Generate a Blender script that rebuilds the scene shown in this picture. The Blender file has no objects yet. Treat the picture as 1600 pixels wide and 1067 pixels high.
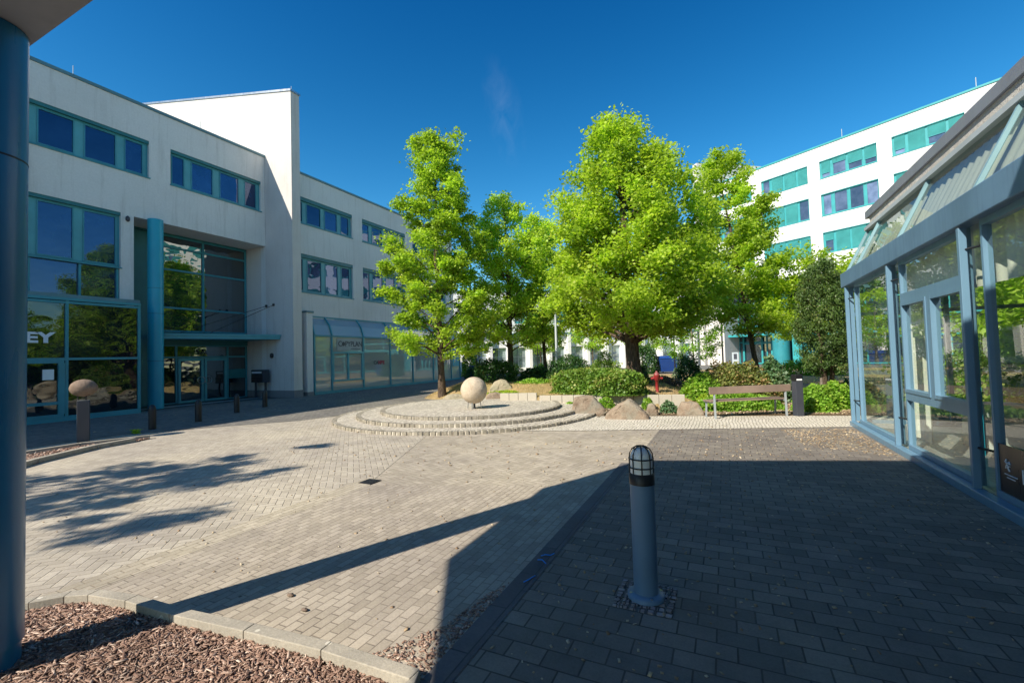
import bpy, math, random
import numpy as np
from mathutils import Vector, Matrix
R = math.radians
scn = bpy.context.scene
col = scn.collection
random.seed(7)

# ------------------------------------------------------------------ camera
F, PITCH, ROLL, AZ, H = 700.0, R(1.97), R(-1.68), R(25.3), 1.7
cp, sp, cr, sr = math.cos(PITCH), math.sin(PITCH), math.cos(ROLL), math.sin(ROLL)
M = np.array([[cr, -sr, 0], [sr, cr, 0], [0, 0, 1]]) @ np.array([[1, 0, 0], [0, sp, -cp], [0, cp, sp]])
c_, s_ = math.cos(AZ), math.sin(AZ)
RZ = np.array([[c_, -s_, 0], [s_, c_, 0], [0, 0, 1]])
def ray(x, y): return RZ @ (M.T @ np.array([(x-800)/F, (y-533.5)/F, 1.0]))
def G(x, y, z=0.0):                       # point of the level z seen at photo pixel x, y
    d = ray(x, y); t = (z-H)/d[2]; return Vector((d[0]*t, d[1]*t, z))
def PXp(x, y, X):
    d = ray(x, y); t = X/d[0]; return Vector((X, d[1]*t, H+d[2]*t))
cam = bpy.data.cameras.new('camera'); cam.lens = F/1600*36; cam.sensor_width = 36; cam.clip_end = 3000; cam.clip_start = .05
co = bpy.data.objects.new('camera', cam); col.objects.link(co)
a, b, c = RZ @ M[0], -(RZ @ M[1]), -(RZ @ M[2])
co.matrix_world = Matrix(((a[0], b[0], c[0], 0), (a[1], b[1], c[1], 0), (a[2], b[2], c[2], H), (0, 0, 0, 1)))
scn.camera = co

# ------------------------------------------------------------------ light
SUN_AZ, SUN_EL = 25.5, 39.0               # heading the light travels to (clockwise from +Y), elevation
sd = Vector((-math.sin(R(SUN_AZ))*math.cos(R(SUN_EL)), -math.cos(R(SUN_AZ))*math.cos(R(SUN_EL)), math.sin(R(SUN_EL))))
w = bpy.data.worlds.new('World'); scn.world = w; w.use_nodes = True
nt = w.node_tree; nt.nodes.clear()
sky = nt.nodes.new('ShaderNodeTexSky'); sky.sky_type = 'NISHITA'; sky.sun_disc = False
sky.sun_elevation = R(SUN_EL); sky.sun_rotation = R(SUN_AZ+180); sky.altitude = 200
sky.air_density = 1.0; sky.dust_density = 0.4; sky.ozone_density = 3.0
hs = nt.nodes.new('ShaderNodeHueSaturation'); hs.inputs['Saturation'].default_value = 1.38; hs.inputs['Hue'].default_value = .497
bg = nt.nodes.new('ShaderNodeBackground'); bg.inputs['Strength'].default_value = 0.128
wo = nt.nodes.new('ShaderNodeOutputWorld')
# a faint wisp of high cloud
def wn(k): return nt.nodes.new(k)
tc = wn('ShaderNodeTexCoord'); wd = ray(788, 178); wd = wd/np.linalg.norm(wd)
sub = wn('ShaderNodeVectorMath'); sub.operation = 'SUBTRACT'; nt.links.new(tc.outputs['Generated'], sub.inputs[0]); sub.inputs[1].default_value = tuple(wd)
mp = wn('ShaderNodeMapping'); mp.inputs['Rotation'].default_value = (0, 0, -AZ); nt.links.new(sub.outputs[0], mp.inputs[0]); mp.inputs['Scale'].default_value = (26, 10, 9)
ln = wn('ShaderNodeVectorMath'); ln.operation = 'LENGTH'; nt.links.new(mp.outputs[0], ln.inputs[0])
mr = wn('ShaderNodeMapRange'); mr.inputs[1].default_value = 0; mr.inputs[2].default_value = 1.0; mr.inputs[3].default_value = 1; mr.inputs[4].default_value = 0; nt.links.new(ln.outputs['Value'], mr.inputs[0])
mp2 = wn('ShaderNodeMapping'); mp2.inputs['Scale'].default_value = (22, 22, 7); nt.links.new(tc.outputs['Generated'], mp2.inputs[0])
cn = wn('ShaderNodeTexNoise'); cn.inputs['Scale'].default_value = 1.6; cn.inputs['Detail'].default_value = 7; cn.inputs['Distortion'].default_value = .6; nt.links.new(mp2.outputs[0], cn.inputs['Vector'])
cm = wn('ShaderNodeMapRange'); cm.inputs[1].default_value = .42; cm.inputs[2].default_value = .75; cm.inputs[3].default_value = 0; cm.inputs[4].default_value = .08; nt.links.new(cn.outputs['Fac'], cm.inputs[0])
mu = wn('ShaderNodeMath'); mu.operation = 'MULTIPLY'; nt.links.new(mr.outputs[0], mu.inputs[0]); nt.links.new(cm.outputs[0], mu.inputs[1])
mxw = wn('ShaderNodeMix'); mxw.data_type = 'RGBA'; nt.links.new(mu.outputs[0], mxw.inputs[0]); mxw.inputs[7].default_value = (4.2, 5.0, 6.0, 1)
nt.links.new(sky.outputs[0], hs.inputs['Color']); sz = wn('ShaderNodeSeparateXYZ'); nt.links.new(tc.outputs['Generated'], sz.inputs[0])
gr = wn('ShaderNodeValToRGB'); nt.links.new(sz.outputs[2], gr.inputs[0]); gr.color_ramp.elements[0].position = 0.0; gr.color_ramp.elements[0].color = (1.0, 1.0, .86, 1)
gr.color_ramp.elements[1].position = .72; gr.color_ramp.elements[1].color = (.24, .56, .70, 1)
e_ = gr.color_ramp.elements.new(.28); e_.color = (.86, 1.0, .92, 1)
gm = wn('ShaderNodeMix'); gm.data_type = 'RGBA'; gm.blend_type = 'MULTIPLY'; gm.inputs[0].default_value = 1; nt.links.new(hs.outputs[0], gm.inputs[6]); nt.links.new(gr.outputs[0], gm.inputs[7])
nt.links.new(gm.outputs[2], mxw.inputs[6]); nt.links.new(mxw.outputs[2], bg.inputs[0]); nt.links.new(bg.outputs[0], wo.inputs[0])
sl = bpy.data.lights.new('sun', 'SUN'); sl.energy = 4.9; sl.angle = R(0.5); sl.color = (1, .91, .77)
so = bpy.data.objects.new('sun', sl); col.objects.link(so)
so.rotation_euler = sd.to_track_quat('Z', 'Y').to_euler(); so.location = (0, 0, 60)
scn.view_settings.view_transform = 'Standard'; scn.view_settings.look = 'None'
scn.view_settings.exposure = 0.64; scn.view_settings.gamma = 1.0

# ------------------------------------------------------------------ materials
class NB:                                  # tiny node-expression builder
    def __init__(s, name):
        s.m = bpy.data.materials.new(name); s.m.use_nodes = True; s.t = s.m.node_tree; s.t.nodes.clear()
        s.out = s.n('ShaderNodeOutputMaterial')
    def n(s, k): return s.t.nodes.new(k)
    def put(s, sock, v):
        if isinstance(v, bpy.types.NodeSocket): s.t.links.new(v, sock)
        elif isinstance(v, (tuple, list)) and len(v) == 3 and sock.type == 'RGBA': sock.default_value = (*v, 1)
        else: sock.default_value = v
    def math(s, op, a, b=None, c=None):
        n = s.n('ShaderNodeMath'); n.operation = op; s.put(n.inputs[0], a)
        if b is not None: s.put(n.inputs[1], b)
        if c is not None: s.put(n.inputs[2], c)
        return n.outputs[0]
    def coord(s, k='Object'): return s.n('ShaderNodeTexCoord').outputs[k]
    def geo(s): return s.n('ShaderNodeNewGeometry').outputs['Position']
    def map(s, v, scale=(1, 1, 1), rot=(0, 0, 0), loc=(0, 0, 0)):
        n = s.n('ShaderNodeMapping'); s.put(n.inputs[0], v); n.inputs['Scale'].default_value = scale
        n.inputs['Rotation'].default_value = rot; n.inputs['Location'].default_value = loc; return n.outputs[0]
    def noise(s, v, sc, det=4, rough=.6, out='Fac'):
        n = s.n('ShaderNodeTexNoise'); s.put(n.inputs['Vector'], v); n.inputs['Scale'].default_value = sc
        n.inputs['Detail'].default_value = det; n.inputs['Roughness'].default_value = rough; return n.outputs[out]
    def vor(s, v, sc, feat='F1', out='Distance'):
        n = s.n('ShaderNodeTexVoronoi'); n.feature = feat; s.put(n.inputs['Vector'], v); n.inputs['Scale'].default_value = sc; return n.outputs[out]
    def white(s, v):
        n = s.n('ShaderNodeTexWhiteNoise'); n.noise_dimensions = '3D'; s.put(n.inputs['Vector'], v); return n.outputs['Value']
    def mix(s, f, a, b, mode='MIX'):
        n = s.n('ShaderNodeMix'); n.data_type = 'RGBA'; n.blend_type = mode; s.put(n.inputs[0], f); s.put(n.inputs[6], a); s.put(n.inputs[7], b); return n.outputs[2]
    def rng(s, v, a, b, c, d):
        n = s.n('ShaderNodeMapRange'); s.put(n.inputs[0], v)
        for i, q in enumerate((a, b, c, d)): n.inputs[i+1].default_value = q
        return n.outputs[0]
    def sep(s, v):
        n = s.n('ShaderNodeSeparateXYZ'); s.put(n.inputs[0], v); return n.outputs
    def comb(s, x, y, z=0.0):
        n = s.n('ShaderNodeCombineXYZ'); s.put(n.inputs[0], x); s.put(n.inputs[1], y); s.put(n.inputs[2], z); return n.outputs[0]
    def attr(s, name, out='Fac'):
        n = s.n('ShaderNodeAttribute'); n.attribute_name = name; return n.outputs[out]
    def schlick(s):
        g = s.n('ShaderNodeNewGeometry'); d = s.n('ShaderNodeVectorMath'); d.operation = 'DOT_PRODUCT'
        s.t.links.new(g.outputs['Normal'], d.inputs[0]); s.t.links.new(g.outputs['Incoming'], d.inputs[1])
        return s.math('ADD', .04, s.math('MULTIPLY', .96, s.math('POWER', s.math('SUBTRACT', 1.0, s.math('ABSOLUTE', d.outputs['Value'])), 5.0)))
    def bump(s, h, st=.3, d=.01):
        n = s.n('ShaderNodeBump'); n.inputs['Strength'].default_value = st; n.inputs['Distance'].default_value = d; s.put(n.inputs['Height'], h); return n.outputs[0]
    def pbr(s, color, rough=.6, spec=.5, metal=0, nrm=None):
        n = s.n('ShaderNodeBsdfPrincipled'); s.put(n.inputs['Base Color'], color); s.put(n.inputs['Roughness'], rough)
        n.inputs['Specular IOR Level'].default_value = spec; n.inputs['Metallic'].default_value = metal
        if nrm is not None: s.put(n.inputs['Normal'], nrm)
        return n.outputs[0]
    def done(s, sh): s.t.links.new(sh, s.out.inputs[0]); return s.m

def paint(name, c, rough=.4, var=.12, spec=.5, metal=0, dirt=.15, bs=.05):
    b = NB(name); p = b.geo(); n = b.noise(p, 1.3, 5); n2 = b.noise(b.map(p, (6, 6, .6)), 2, 4)
    k = b.rng(n, .3, .7, 1-var, 1+var); c2 = b.mix(1.0, c, b.comb(k, k, k), 'MULTIPLY')
    c3 = b.mix(b.rng(n2, .55, .8, 0, dirt), c2, tuple(x*.5+.02 for x in c))
    return b.done(b.pbr(c3, b.rng(n2, .3, .7, rough*.85, rough*1.15), spec, metal, b.bump(b.noise(p, 60, 3), bs, .004)))
def stucco(name, c, streak=.25, dirt=(.42, .40, .36)):
    b = NB(name); p = b.geo(); big = b.noise(p, .35, 5, .65); st = b.noise(b.map(p, (3, 3, .22)), 1.6, 6, .7); fine = b.noise(p, 14, 6, .7)
    c1 = b.mix(b.rng(big, .42, .72, 0, streak*.6), c, dirt); c2 = b.mix(b.rng(st, .52, .74, 0, streak), c1, dirt)
    k = b.rng(fine, .3, .7, .94, 1.05); c3 = b.mix(1.0, c2, b.comb(k, k, k), 'MULTIPLY')
    return b.done(b.pbr(c3, .9, .2, 0, b.bump(b.noise(p, 90, 5, .7), .25, .006)))
def darkglass(name, tint=(.02, .03, .045), refl=.3, rtint=(.75, .85, .95), wav=.012):
    b = NB(name); frs = b.schlick()
    f = b.math('ADD', frs, refl)
    f = b.math('MINIMUM', f, 1.0)
    g = b.n('ShaderNodeBsdfGlossy'); g.inputs['Roughness'].default_value = .01; b.put(g.inputs['Color'], rtint)
    ov = b.n('ShaderNodeVectorMath'); ov.operation = 'ADD'; b.put(ov.inputs[0], b.geo()); b.t.links.new(b.n('ShaderNodeObjectInfo').outputs['Random'], ov.inputs[1])
    b.put(g.inputs['Normal'], b.bump(b.noise(b.map(ov.outputs[0], (1, 1, 1.6)), .8, 2), .4, wav*1.6))
    rnd = b.n('ShaderNodeObjectInfo').outputs['Random']; kk = b.math('MULTIPLY', b.rng(rnd, 0, 1, .5, 2.6), b.rng(b.noise(b.geo(), .9, 3), .4, .65, .8, 1.9))
    d = b.pbr(b.mix(1.0, tint, b.comb(kk, kk, kk), 'MULTIPLY'), .3, 0); f = b.math('MULTIPLY', f, b.rng(rnd, 0, 1, .8, 1.15))
    m = b.n('ShaderNodeMixShader'); b.put(m.inputs[0], f); b.t.links.new(d, m.inputs[1]); b.t.links.new(g.outputs[0], m.inputs[2])
    return b.done(m.outputs[0])
def clearglass(name, refl=.12, tint=(.82, .93, .9), haze=0.0, rtint=(1, 1, 1)):
    b = NB(name); frs = b.schlick()
    f = b.math('MINIMUM', b.math('ADD', frs, refl), 1.0)
    g = b.n('ShaderNodeBsdfGlossy'); g.inputs['Roughness'].default_value = .005; b.put(g.inputs['Color'], rtint)
    b.put(g.inputs['Normal'], b.bump(b.noise(b.geo(), .7, 2), .3, .008))
    t = b.n('ShaderNodeBsdfTransparent'); b.put(t.inputs[0], tint)
    sh = t.outputs[0]
    if haze:
        d = b.pbr((.56, .61, .58), .8, .2); hm = b.n('ShaderNodeMixShader'); hm.inputs[0].default_value = haze
        b.t.links.new(sh, hm.inputs[1]); b.t.links.new(d, hm.inputs[2]); sh = hm.outputs[0]
    m = b.n('ShaderNodeMixShader'); b.put(m.inputs[0], f); b.t.links.new(sh, m.inputs[1]); b.t.links.new(g.outputs[0], m.inputs[2])
    return b.done(m.outputs[0])
def paver(name, c1, c2, mortar, bw, bh, rot=0, kind='run', joint=.006, spots=.0):
    b = NB(name); p = b.geo(); v = b.map(p, (1, 1, 1), (0, 0, R(rot)))
    if kind == 'run':
        t = b.n('ShaderNodeTexBrick'); b.put(t.inputs['Vector'], v); t.inputs['Scale'].default_value = 1
        t.inputs['Brick Width'].default_value = bw; t.inputs['Row Height'].default_value = bh; t.inputs['Mortar Size'].default_value = joint
        t.inputs['Mortar Smooth'].default_value = .3; t.inputs['Color1'].default_value = (0, 0, 0, 1); t.inputs['Color2'].default_value = (1, 1, 1, 1); t.inputs['Mortar'].default_value = (.5, .5, .5, 1)
        t.inputs['Bias'].default_value = 0
        bid = b.sep(t.outputs['Color'])[0]; mort = t.outputs['Fac']
    else:                                   # herringbone, bricks 2:1
        s = b.sep(v); x = b.math('DIVIDE', s[0], bh); y = b.math('DIVIDE', s[1], bh)
        i = b.math('FLOOR', x); j = b.math('FLOOR', y); fx = b.math('SUBTRACT', x, i); fy = b.math('SUBTRACT', y, j)
        k = b.math('FLOORED_MODULO', b.math('SUBTRACT', i, j), 4.0)
        is1 = b.math('COMPARE', k, 1.0, .1); is2 = b.math('COMPARE', k, 2.0, .1)
        hor = b.math('LESS_THAN', k, 1.5); ver = b.math('SUBTRACT', 1.0, hor)
        lx = b.math('ADD', fx, is1); ly = b.math('ADD', fy, is2)
        wx = b.math('ADD', 1.0, hor); wy = b.math('ADD', 1.0, ver)
        ex = b.math('MINIMUM', lx, b.math('SUBTRACT', wx, lx)); ey = b.math('MINIMUM', ly, b.math('SUBTRACT', wy, ly))
        e = b.math('MINIMUM', ex, ey); mort = b.rng(e, joint/bh*.35, joint/bh*1.1, 1, 0)
        bid = b.white(b.comb(b.math('SUBTRACT', i, is1), b.math('SUBTRACT', j, is2), hor))
    big = b.noise(p, .45, 5, .65); mid = b.noise(p, 3.2, 5, .7); fine = b.noise(p, 70, 5, .8)
    c = b.mix(bid, c1, c2); k = b.rng(big, .3, .72, .78, 1.16)
    c = b.mix(1.0, c, b.comb(k, k, k), 'MULTIPLY'); k = b.math('MULTIPLY', b.rng(mid, .3, .7, .88, 1.1), b.rng(fine, .25, .75, .8, 1.2))
    c = b.mix(1.0, c, b.comb(k, k, b.math('MULTIPLY', k, b.rng(big, .3, .7, 1.05, .95))), 'MULTIPLY')
    if spots:
        sp_ = b.rng(b.vor(p, 5.5), .06, .09, 1, 0); sel = b.rng(b.noise(p, 2.2, 3), .56, .6, 0, spots)
        c = b.mix(b.math('MULTIPLY', sp_, sel), c, (.62, .58, .5))
        ds = b.rng(b.vor(b.map(p, loc=(3, 7, 0)), 3.1), .03, .05, .8, 0); c = b.mix(ds, c, (.06, .045, .035))
    wv_ = b.rng(b.noise(b.map(p, loc=(5, 1, 0)), .9, 6, .7), .52, .70, 0, .45); c = b.mix(wv_, c, b.mix(1.0, c, (.72, .70, .66), 'MULTIPLY'))
    mm = b.mix(b.rng(b.noise(p, 5, 4), .35, .65, 0, 1), mortar, tuple(x*1.7 for x in mortar))
    c = b.mix(b.math('MULTIPLY', mort, b.rng(b.noise(p, 1.7, 4), .25, .7, .45, 1)), c, mm)
    h = b.math('ADD', b.math('MULTIPLY', b.math('SUBTRACT', 1.0, mort), 1.0), b.math('MULTIPLY', fine, .25))
    h = b.math('ADD', h, b.math('MULTIPLY', bid, .25))
    return b.done(b.pbr(c, .85, .3, 0, b.bump(h, .6, .008)))
def cobble(name, c1, c2, sc=9.0, mortar=(.16, .14, .11)):
    b = NB(name); p = b.geo(); q = b.map(p, (1, 1, .01)); wv = b.n('ShaderNodeVectorMath'); wv.operation = 'ADD'
    b.put(wv.inputs[0], q); b.put(wv.inputs[1], b.map(b.noise(p, 1.3, 2, out='Color'), (.16, .16, 0)))
    n = b.n('ShaderNodeTexVoronoi'); n.feature = 'F1'; n.distance = 'CHEBYCHEV'; n.inputs['Randomness'].default_value = .42; n.inputs['Scale'].default_value = sc; b.put(n.inputs['Vector'], wv.outputs[0])
    e = b.n('ShaderNodeTexVoronoi'); e.feature = 'F2'; e.distance = 'CHEBYCHEV'; e.inputs['Randomness'].default_value = .42; e.inputs['Scale'].default_value = sc; b.put(e.inputs['Vector'], wv.outputs[0])
    gap = b.rng(b.math('SUBTRACT', e.outputs['Distance'], n.outputs['Distance']), .04, .22, 1, 0)
    id_ = b.sep(n.outputs['Color'])[0]; c = b.mix(id_, c1, c2); fine = b.noise(p, 50, 4, .8); k = b.rng(fine, .3, .7, .85, 1.12)
    c = b.mix(1.0, c, b.comb(k, k, k), 'MULTIPLY'); c = b.mix(b.rng(b.noise(p, .6, 4), .5, .75, 0, .35), c, (.3, .27, .2))
    c = b.mix(gap, c, mortar)
    return b.done(b.pbr(c, .85, .3, 0, b.bump(b.math('SUBTRACT', 1.0, gap), .7, .02)))
def leaf(name, ca, cb, cc, trans=.5, rough=.45):
    b = NB(name); v = b.attr('v'); c = b.mix(b.rng(v, 0, .6, 0, 1), ca, cb); c = b.mix(b.rng(v, .75, 1, 0, 1), c, cc)
    k = b.rng(b.noise(b.geo(), .8, 3), .3, .7, .75, 1.25); c = b.mix(1.0, c, b.comb(k, k, k), 'MULTIPLY')
    d = b.pbr(c, rough, .35); t = b.n('ShaderNodeBsdfTranslucent'); b.put(t.inputs[0], b.mix(1.0, c, (1.35, 1.45, .55), 'MULTIPLY'))
    m = b.n('ShaderNodeMixShader'); m.inputs[0].default_value = trans; b.t.links.new(d, m.inputs[1]); b.t.links.new(t.outputs[0], m.inputs[2])
    return b.done(m.outputs[0])
def soil(name, ca, cb, cc, sc=6, bumpd=.03):
    b = NB(name); p = b.geo(); n = b.noise(p, sc, 8, .75); m_ = b.noise(p, .5, 4); f = b.noise(p, sc*9, 4, .8)
    c = b.mix(b.rng(n, .35, .65, 0, 1), ca, cb); c = b.mix(b.rng(m_, .42, .62, 0, .8), c, cc); k = b.rng(f, .25, .75, .65, 1.3)
    c = b.mix(1.0, c, b.comb(k, k, k), 'MULTIPLY')
    return b.done(b.pbr(c, .95, .1, 0, b.bump(b.math('ADD', n, f), .8, bumpd)))
def rockmat(name, ca, cb, cc):
    b = NB(name); p = b.geo(); n = b.noise(p, 4, 9, .75); f = b.noise(p, 40, 5, .8); v = b.noise(p, 1.6, 5)
    c = b.mix(b.rng(n, .35, .65, 0, 1), ca, cb); c = b.mix(b.rng(v, .5, .66, 0, .8), c, cc); k = b.rng(f, .25, .75, .72, 1.25)
    c = b.mix(1.0, c, b.comb(k, k, k), 'MULTIPLY'); return b.done(b.pbr(c, .9, .2, 0, b.bump(b.math('ADD', n, b.math('MULTIPLY', f, .4)), .9, .03)))
def bark(name, ca, cb):
    b = NB(name); p = b.geo(); n = b.noise(b.map(p, (7, 7, 1.5)), 3, 6, .7); c = b.mix(b.rng(n, .38, .62, 0, 1), ca, cb)
    return b.done(b.pbr(c, .95, .1, 0, b.bump(n, 1, .03)))

MT = {}
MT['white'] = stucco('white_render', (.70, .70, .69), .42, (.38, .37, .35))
MT['white_lit'] = stucco('white_render_clean_sunlit', (.82, .82, .80), .1, (.6, .58, .54))  # cleaner white, made paler so sunlight on these facades is partly in the colour
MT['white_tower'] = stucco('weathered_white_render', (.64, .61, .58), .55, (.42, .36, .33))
MT['plinth'] = stucco('grey_plinth', (.22, .22, .23), .3, (.12, .12, .12))
MT['teal'] = paint('teal_frame_paint', (.045, .25, .31), .42)
MT['teal_panel'] = paint('teal_panel_paint', (.085, .33, .385), .45)
MT['teal_dark'] = paint('dark_teal_paint', (.02, .15, .17), .45)
MT['turq'] = paint('turquoise_paint', (.035, .31, .33), .45)
def _sh():
    b = NB('turquoise_shutter'); p = b.geo(); z = b.sep(p)[2]; s = b.math('SINE', b.math('MULTIPLY', z, 80.0)); n = b.noise(p, 1.1, 3)
    c = b.mix(b.rng(n, .35, .65, 0, 1), (.035, .26, .26), (.05, .33, .33)); return b.done(b.pbr(c, .5, .4, 0, b.bump(s, .8, .02)))
MT['shutter'] = _sh()
MT['coping'] = paint('blue_grey_coping_metal', (.10, .21, .25), .45)
MT['blue'] = paint('steel_blue_paint', (.13, .245, .35), .38, .06)
MT['beam'] = paint('grey_blue_beam_paint', (.11, .20, .31), .42, .16, dirt=.45, bs=.12)
MT['bluecol'] = paint('blue_column_paint', (.008, .13, .27), .3, .14, dirt=.4, bs=.1)
MT['tealcol'] = paint('teal_column_paint', (.012, .33, .46), .35, .06)
MT['fascia'] = paint('grey_mauve_fascia', (.20, .215, .25), .5)
MT['black'] = paint('black_metal', (.012, .012, .015), .45)
MT['anthracite'] = paint('anthracite_metal', (.045, .05, .065), .5)
MT['steel'] = paint('brushed_steel', (.45, .46, .46), .35, metal=.9)
MT['galv'] = paint('galvanised_post', (.42, .47, .5), .5)
MT['glassA'] = darkglass('blue_window_glass', (.003, .010, .028), .10, (.5, .62, .95))
MT['glassB'] = darkglass('reflecting_entrance_glass', (.005, .009, .013), .17, (.85, .9, .88), .02)
MT['glassR'] = darkglass('grey_window_glass', (.05, .06, .09), .12)
MT['glassK'] = darkglass('pale_window_glass', (.14, .17, .18), .22)
MT['turqcol'] = paint('turquoise_column_paint', (.03, .24, .28), .45)
MT['glassP'] = clearglass('pavilion_glass', .07, (.88, .95, .92), .03)
MT['glassS'] = clearglass('sloping_glass', .0, (.62, .68, .66), .06, (.45, .5, .5))
MT['glassC'] = clearglass('shopfront_glass', .10, (.62, .74, .73), .55)
MT['paveB'] = paver('herringbone_pavers', (.35, .305, .24), (.45, .395, .315), (.20, .17, .13), .18, .09, 17, 'herr', .007, .3)
MT['paveC'] = paver('large_herringbone_pavers', (.38, .335, .27), (.48, .43, .35), (.21, .18, .14), .18, .09, 45, 'herr', .007, .3)
MT['paveA'] = paver('running_bond_pavers', (.34, .295, .235), (.44, .385, .31), (.15, .125, .10), .15, .075, 90, 'run', .005, .9)
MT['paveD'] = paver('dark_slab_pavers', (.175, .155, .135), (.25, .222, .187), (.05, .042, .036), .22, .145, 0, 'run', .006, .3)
MT['gutter'] = paver('yellowish_gutter_setts', (.37, .325, .25), (.47, .415, .325), (.2, .165, .12), .15, .075, 90, 'run', .006)
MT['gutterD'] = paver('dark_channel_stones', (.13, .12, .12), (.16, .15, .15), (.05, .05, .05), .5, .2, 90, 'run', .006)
MT['cobble'] = cobble('granite_setts', (.58, .53, .44), (.76, .70, .59), 14, (.30, .27, .21))
MT['cobbleg'] = cobble('grey_granite_setts', (.40, .36, .29), (.60, .54, .44), 9, (.10, .09, .07))
MT['mosaic'] = cobble('small_mosaic_stones', (.26, .22, .22), (.40, .36, .36), 22, (.07, .06, .06))
def _kb():
    b = NB('kerb_concrete'); p = b.geo(); n = b.noise(p, 2.2, 6, .7); f = b.noise(p, 55, 5, .8); c = b.mix(b.rng(n, .35, .65, 0, 1), (.42, .38, .31), (.30, .275, .23))
    k = b.rng(f, .25, .75, .75, 1.25); c = b.mix(1.0, c, b.comb(k, k, k), 'MULTIPLY'); v = b.rng(b.vor(p, 9), .16, .2, 1, 0); sel = b.rng(b.noise(b.map(p, loc=(2, 2, 2)), 2.5, 3), .5, .55, 0, .8)
    c = b.mix(b.math('MULTIPLY', v, sel), c, (.66, .62, .52)); return b.done(b.pbr(c, .92, .2, 0, b.bump(f, .5, .006)))
MT['kerb'] = _kb()
MT['wallblock'] = stucco('pale_concrete_blocks', (.46, .42, .34), .4, (.42, .38, .3))
MT['mulch'] = soil('bark_mulch_ground', (.14, .08, .06), (.24, .155, .12), (.18, .115, .085), 14, .03)
MT['drygrass'] = soil('dry_grass_soil', (.34, .24, .12), (.50, .37, .20), (.36, .29, .13), 5, .04)
MT['earth'] = soil('dark_bed_soil', (.13, .09, .06), (.24, .17, .11), (.16, .12, .07), 7, .04)
MT['asphalt_dark'] = paver('dark_shade_walkway_pavers', (.16, .15, .135), (.23, .215, .19), (.06, .055, .05), .2, .1, 0, 'run', .007)  # dark paving whose colour also deepens the shade beside the left building
MT['asphalt'] = soil('grey_asphalt', (.13, .13, .125), (.20, .195, .185), (.17, .165, .15), 3, .004)
MT['rock'] = rockmat('brown_rock', (.20, .145, .10), (.34, .27, .20), (.26, .25, .20))
MT['rock2'] = rockmat('tan_rock', (.30, .26, .18), (.43, .37, .26), (.34, .33, .22))
MT['sphere'] = rockmat('sandstone_ball', (.44, .35, .25), (.62, .52, .39), (.52, .46, .37))
MT['egg'] = rockmat('brown_stone_egg', (.17, .12, .09), (.28, .21, .16), (.21, .16, .13))
MT['wood'] = paint('weathered_bench_wood', (.26, .19, .15), .7, .25, .2, dirt=.3)
MT['bark'] = bark('tree_bark', (.05, .035, .025), (.15, .11, .08))
MT['barkg'] = bark('grey_tree_bark', (.12, .10, .08), (.26, .22, .18))
MT['leafM'] = leaf('fresh_green_leaves', (.22, .34, .04), (.40, .54, .06), (.58, .64, .14))
MT['leafM2'] = leaf('bright_green_leaves', (.23, .35, .04), (.41, .54, .06), (.60, .64, .14))
MT['leafM3'] = leaf('pale_green_leaves', (.32, .46, .06), (.48, .62, .09), (.62, .68, .18), .55)
MT['leafY'] = leaf('yellow_green_leaves', (.28, .42, .03), (.38, .50, .04), (.48, .54, .08), .5)
MT['leafH'] = leaf('hedge_leaves', (.09, .19, .025), (.18, .30, .045), (.36, .38, .10), .3)
MT['leafD'] = leaf('dark_hedge_leaves', (.025, .08, .02), (.045, .12, .025), (.10, .18, .04), .2)
MT['leafG'] = leaf('light_shrub_leaves', (.14, .29, .03), (.24, .42, .045), (.36, .48, .08), .4)
MT['leafB'] = leaf('blueish_shrub_leaves', (.06, .14, .06), (.11, .21, .09), (.26, .34, .20), .3)
MT['leafO'] = leaf('olive_shrub_leaves', (.13, .18, .04), (.22, .24, .07), (.40, .26, .11), .3)
MT['leafT'] = leaf('yew_needles', (.05, .10, .025), (.09, .155, .035), (.20, .21, .06), .15)
MT['lav'] = leaf('dry_lavender', (.16, .13, .11), (.22, .18, .14), (.28, .25, .18), .2)
MT['blind'] = paint('pale_vertical_blind', (.78, .76, .66), .8, .05, .1)
MT['inwall'] = stucco('inside_wall', (.62, .64, .60), .1)
MT['infloor'] = paint('inside_floor', (.30, .29, .27), .4)
MT['letter'] = paint('silver_lettering', (.66, .70, .76), .4)
MT['darkletter'] = paint('dark_lettering', (.03, .05, .07), .5)
MT['redletter'] = paint('red_lettering', (.30, .03, .07), .5)
MT['whiteletter'] = paint('white_lettering', (.75, .78, .80), .5)
MT['signbrown'] = paint('dark_brown_film', (.025, .018, .018), .3)
MT['lampglass'] = paint('frosted_lamp_glass', (.80, .84, .84), .25)
MT['ribpaint'] = paint('pale_teal_rib_paint', (.20, .34, .38), .4)
MT['signgrey'] = paint('grey_sign_plate', (.30, .36, .38), .5)
MT['edge'] = rockmat('granite_edge_stones', (.22, .20, .16), (.40, .36, .29), (.30, .27, .21))
MT['cobbleS'] = cobble('step_granite_setts', (.50, .45, .37), (.70, .64, .53), 8.5, (.22, .19, .15))
MT['benchleg'] = paint('dull_grey_bench_steel', (.24, .27, .28), .5)
MT['glassD'] = darkglass('dark_shop_glass', (.004, .008, .012), .07, (.8, .88, .9), .02)
MT['red'] = paint('red_hydrant_paint', (.32, .03, .03), .45)
MT['redcap'] = paint('dull_red_cap', (.25, .06, .06), .5)
MT['binblue'] = paint('blue_bin_plastic', (.01, .05, .22), .45)
MT['yellow'] = paint('yellow_plastic', (.75, .42, .02), .5)
MT['chip'] = leaf('bark_chips', (.20, .115, .085), (.34, .22, .165), (.62, .49, .40), .0, .8)
MT['fleck'] = leaf('dead_leaves', (.26, .17, .10), (.42, .32, .2), (.55, .48, .36), .0, .8)
MT['bluecord'] = paint('bright_blue_cord', (.02, .25, .8), .5)
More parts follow.
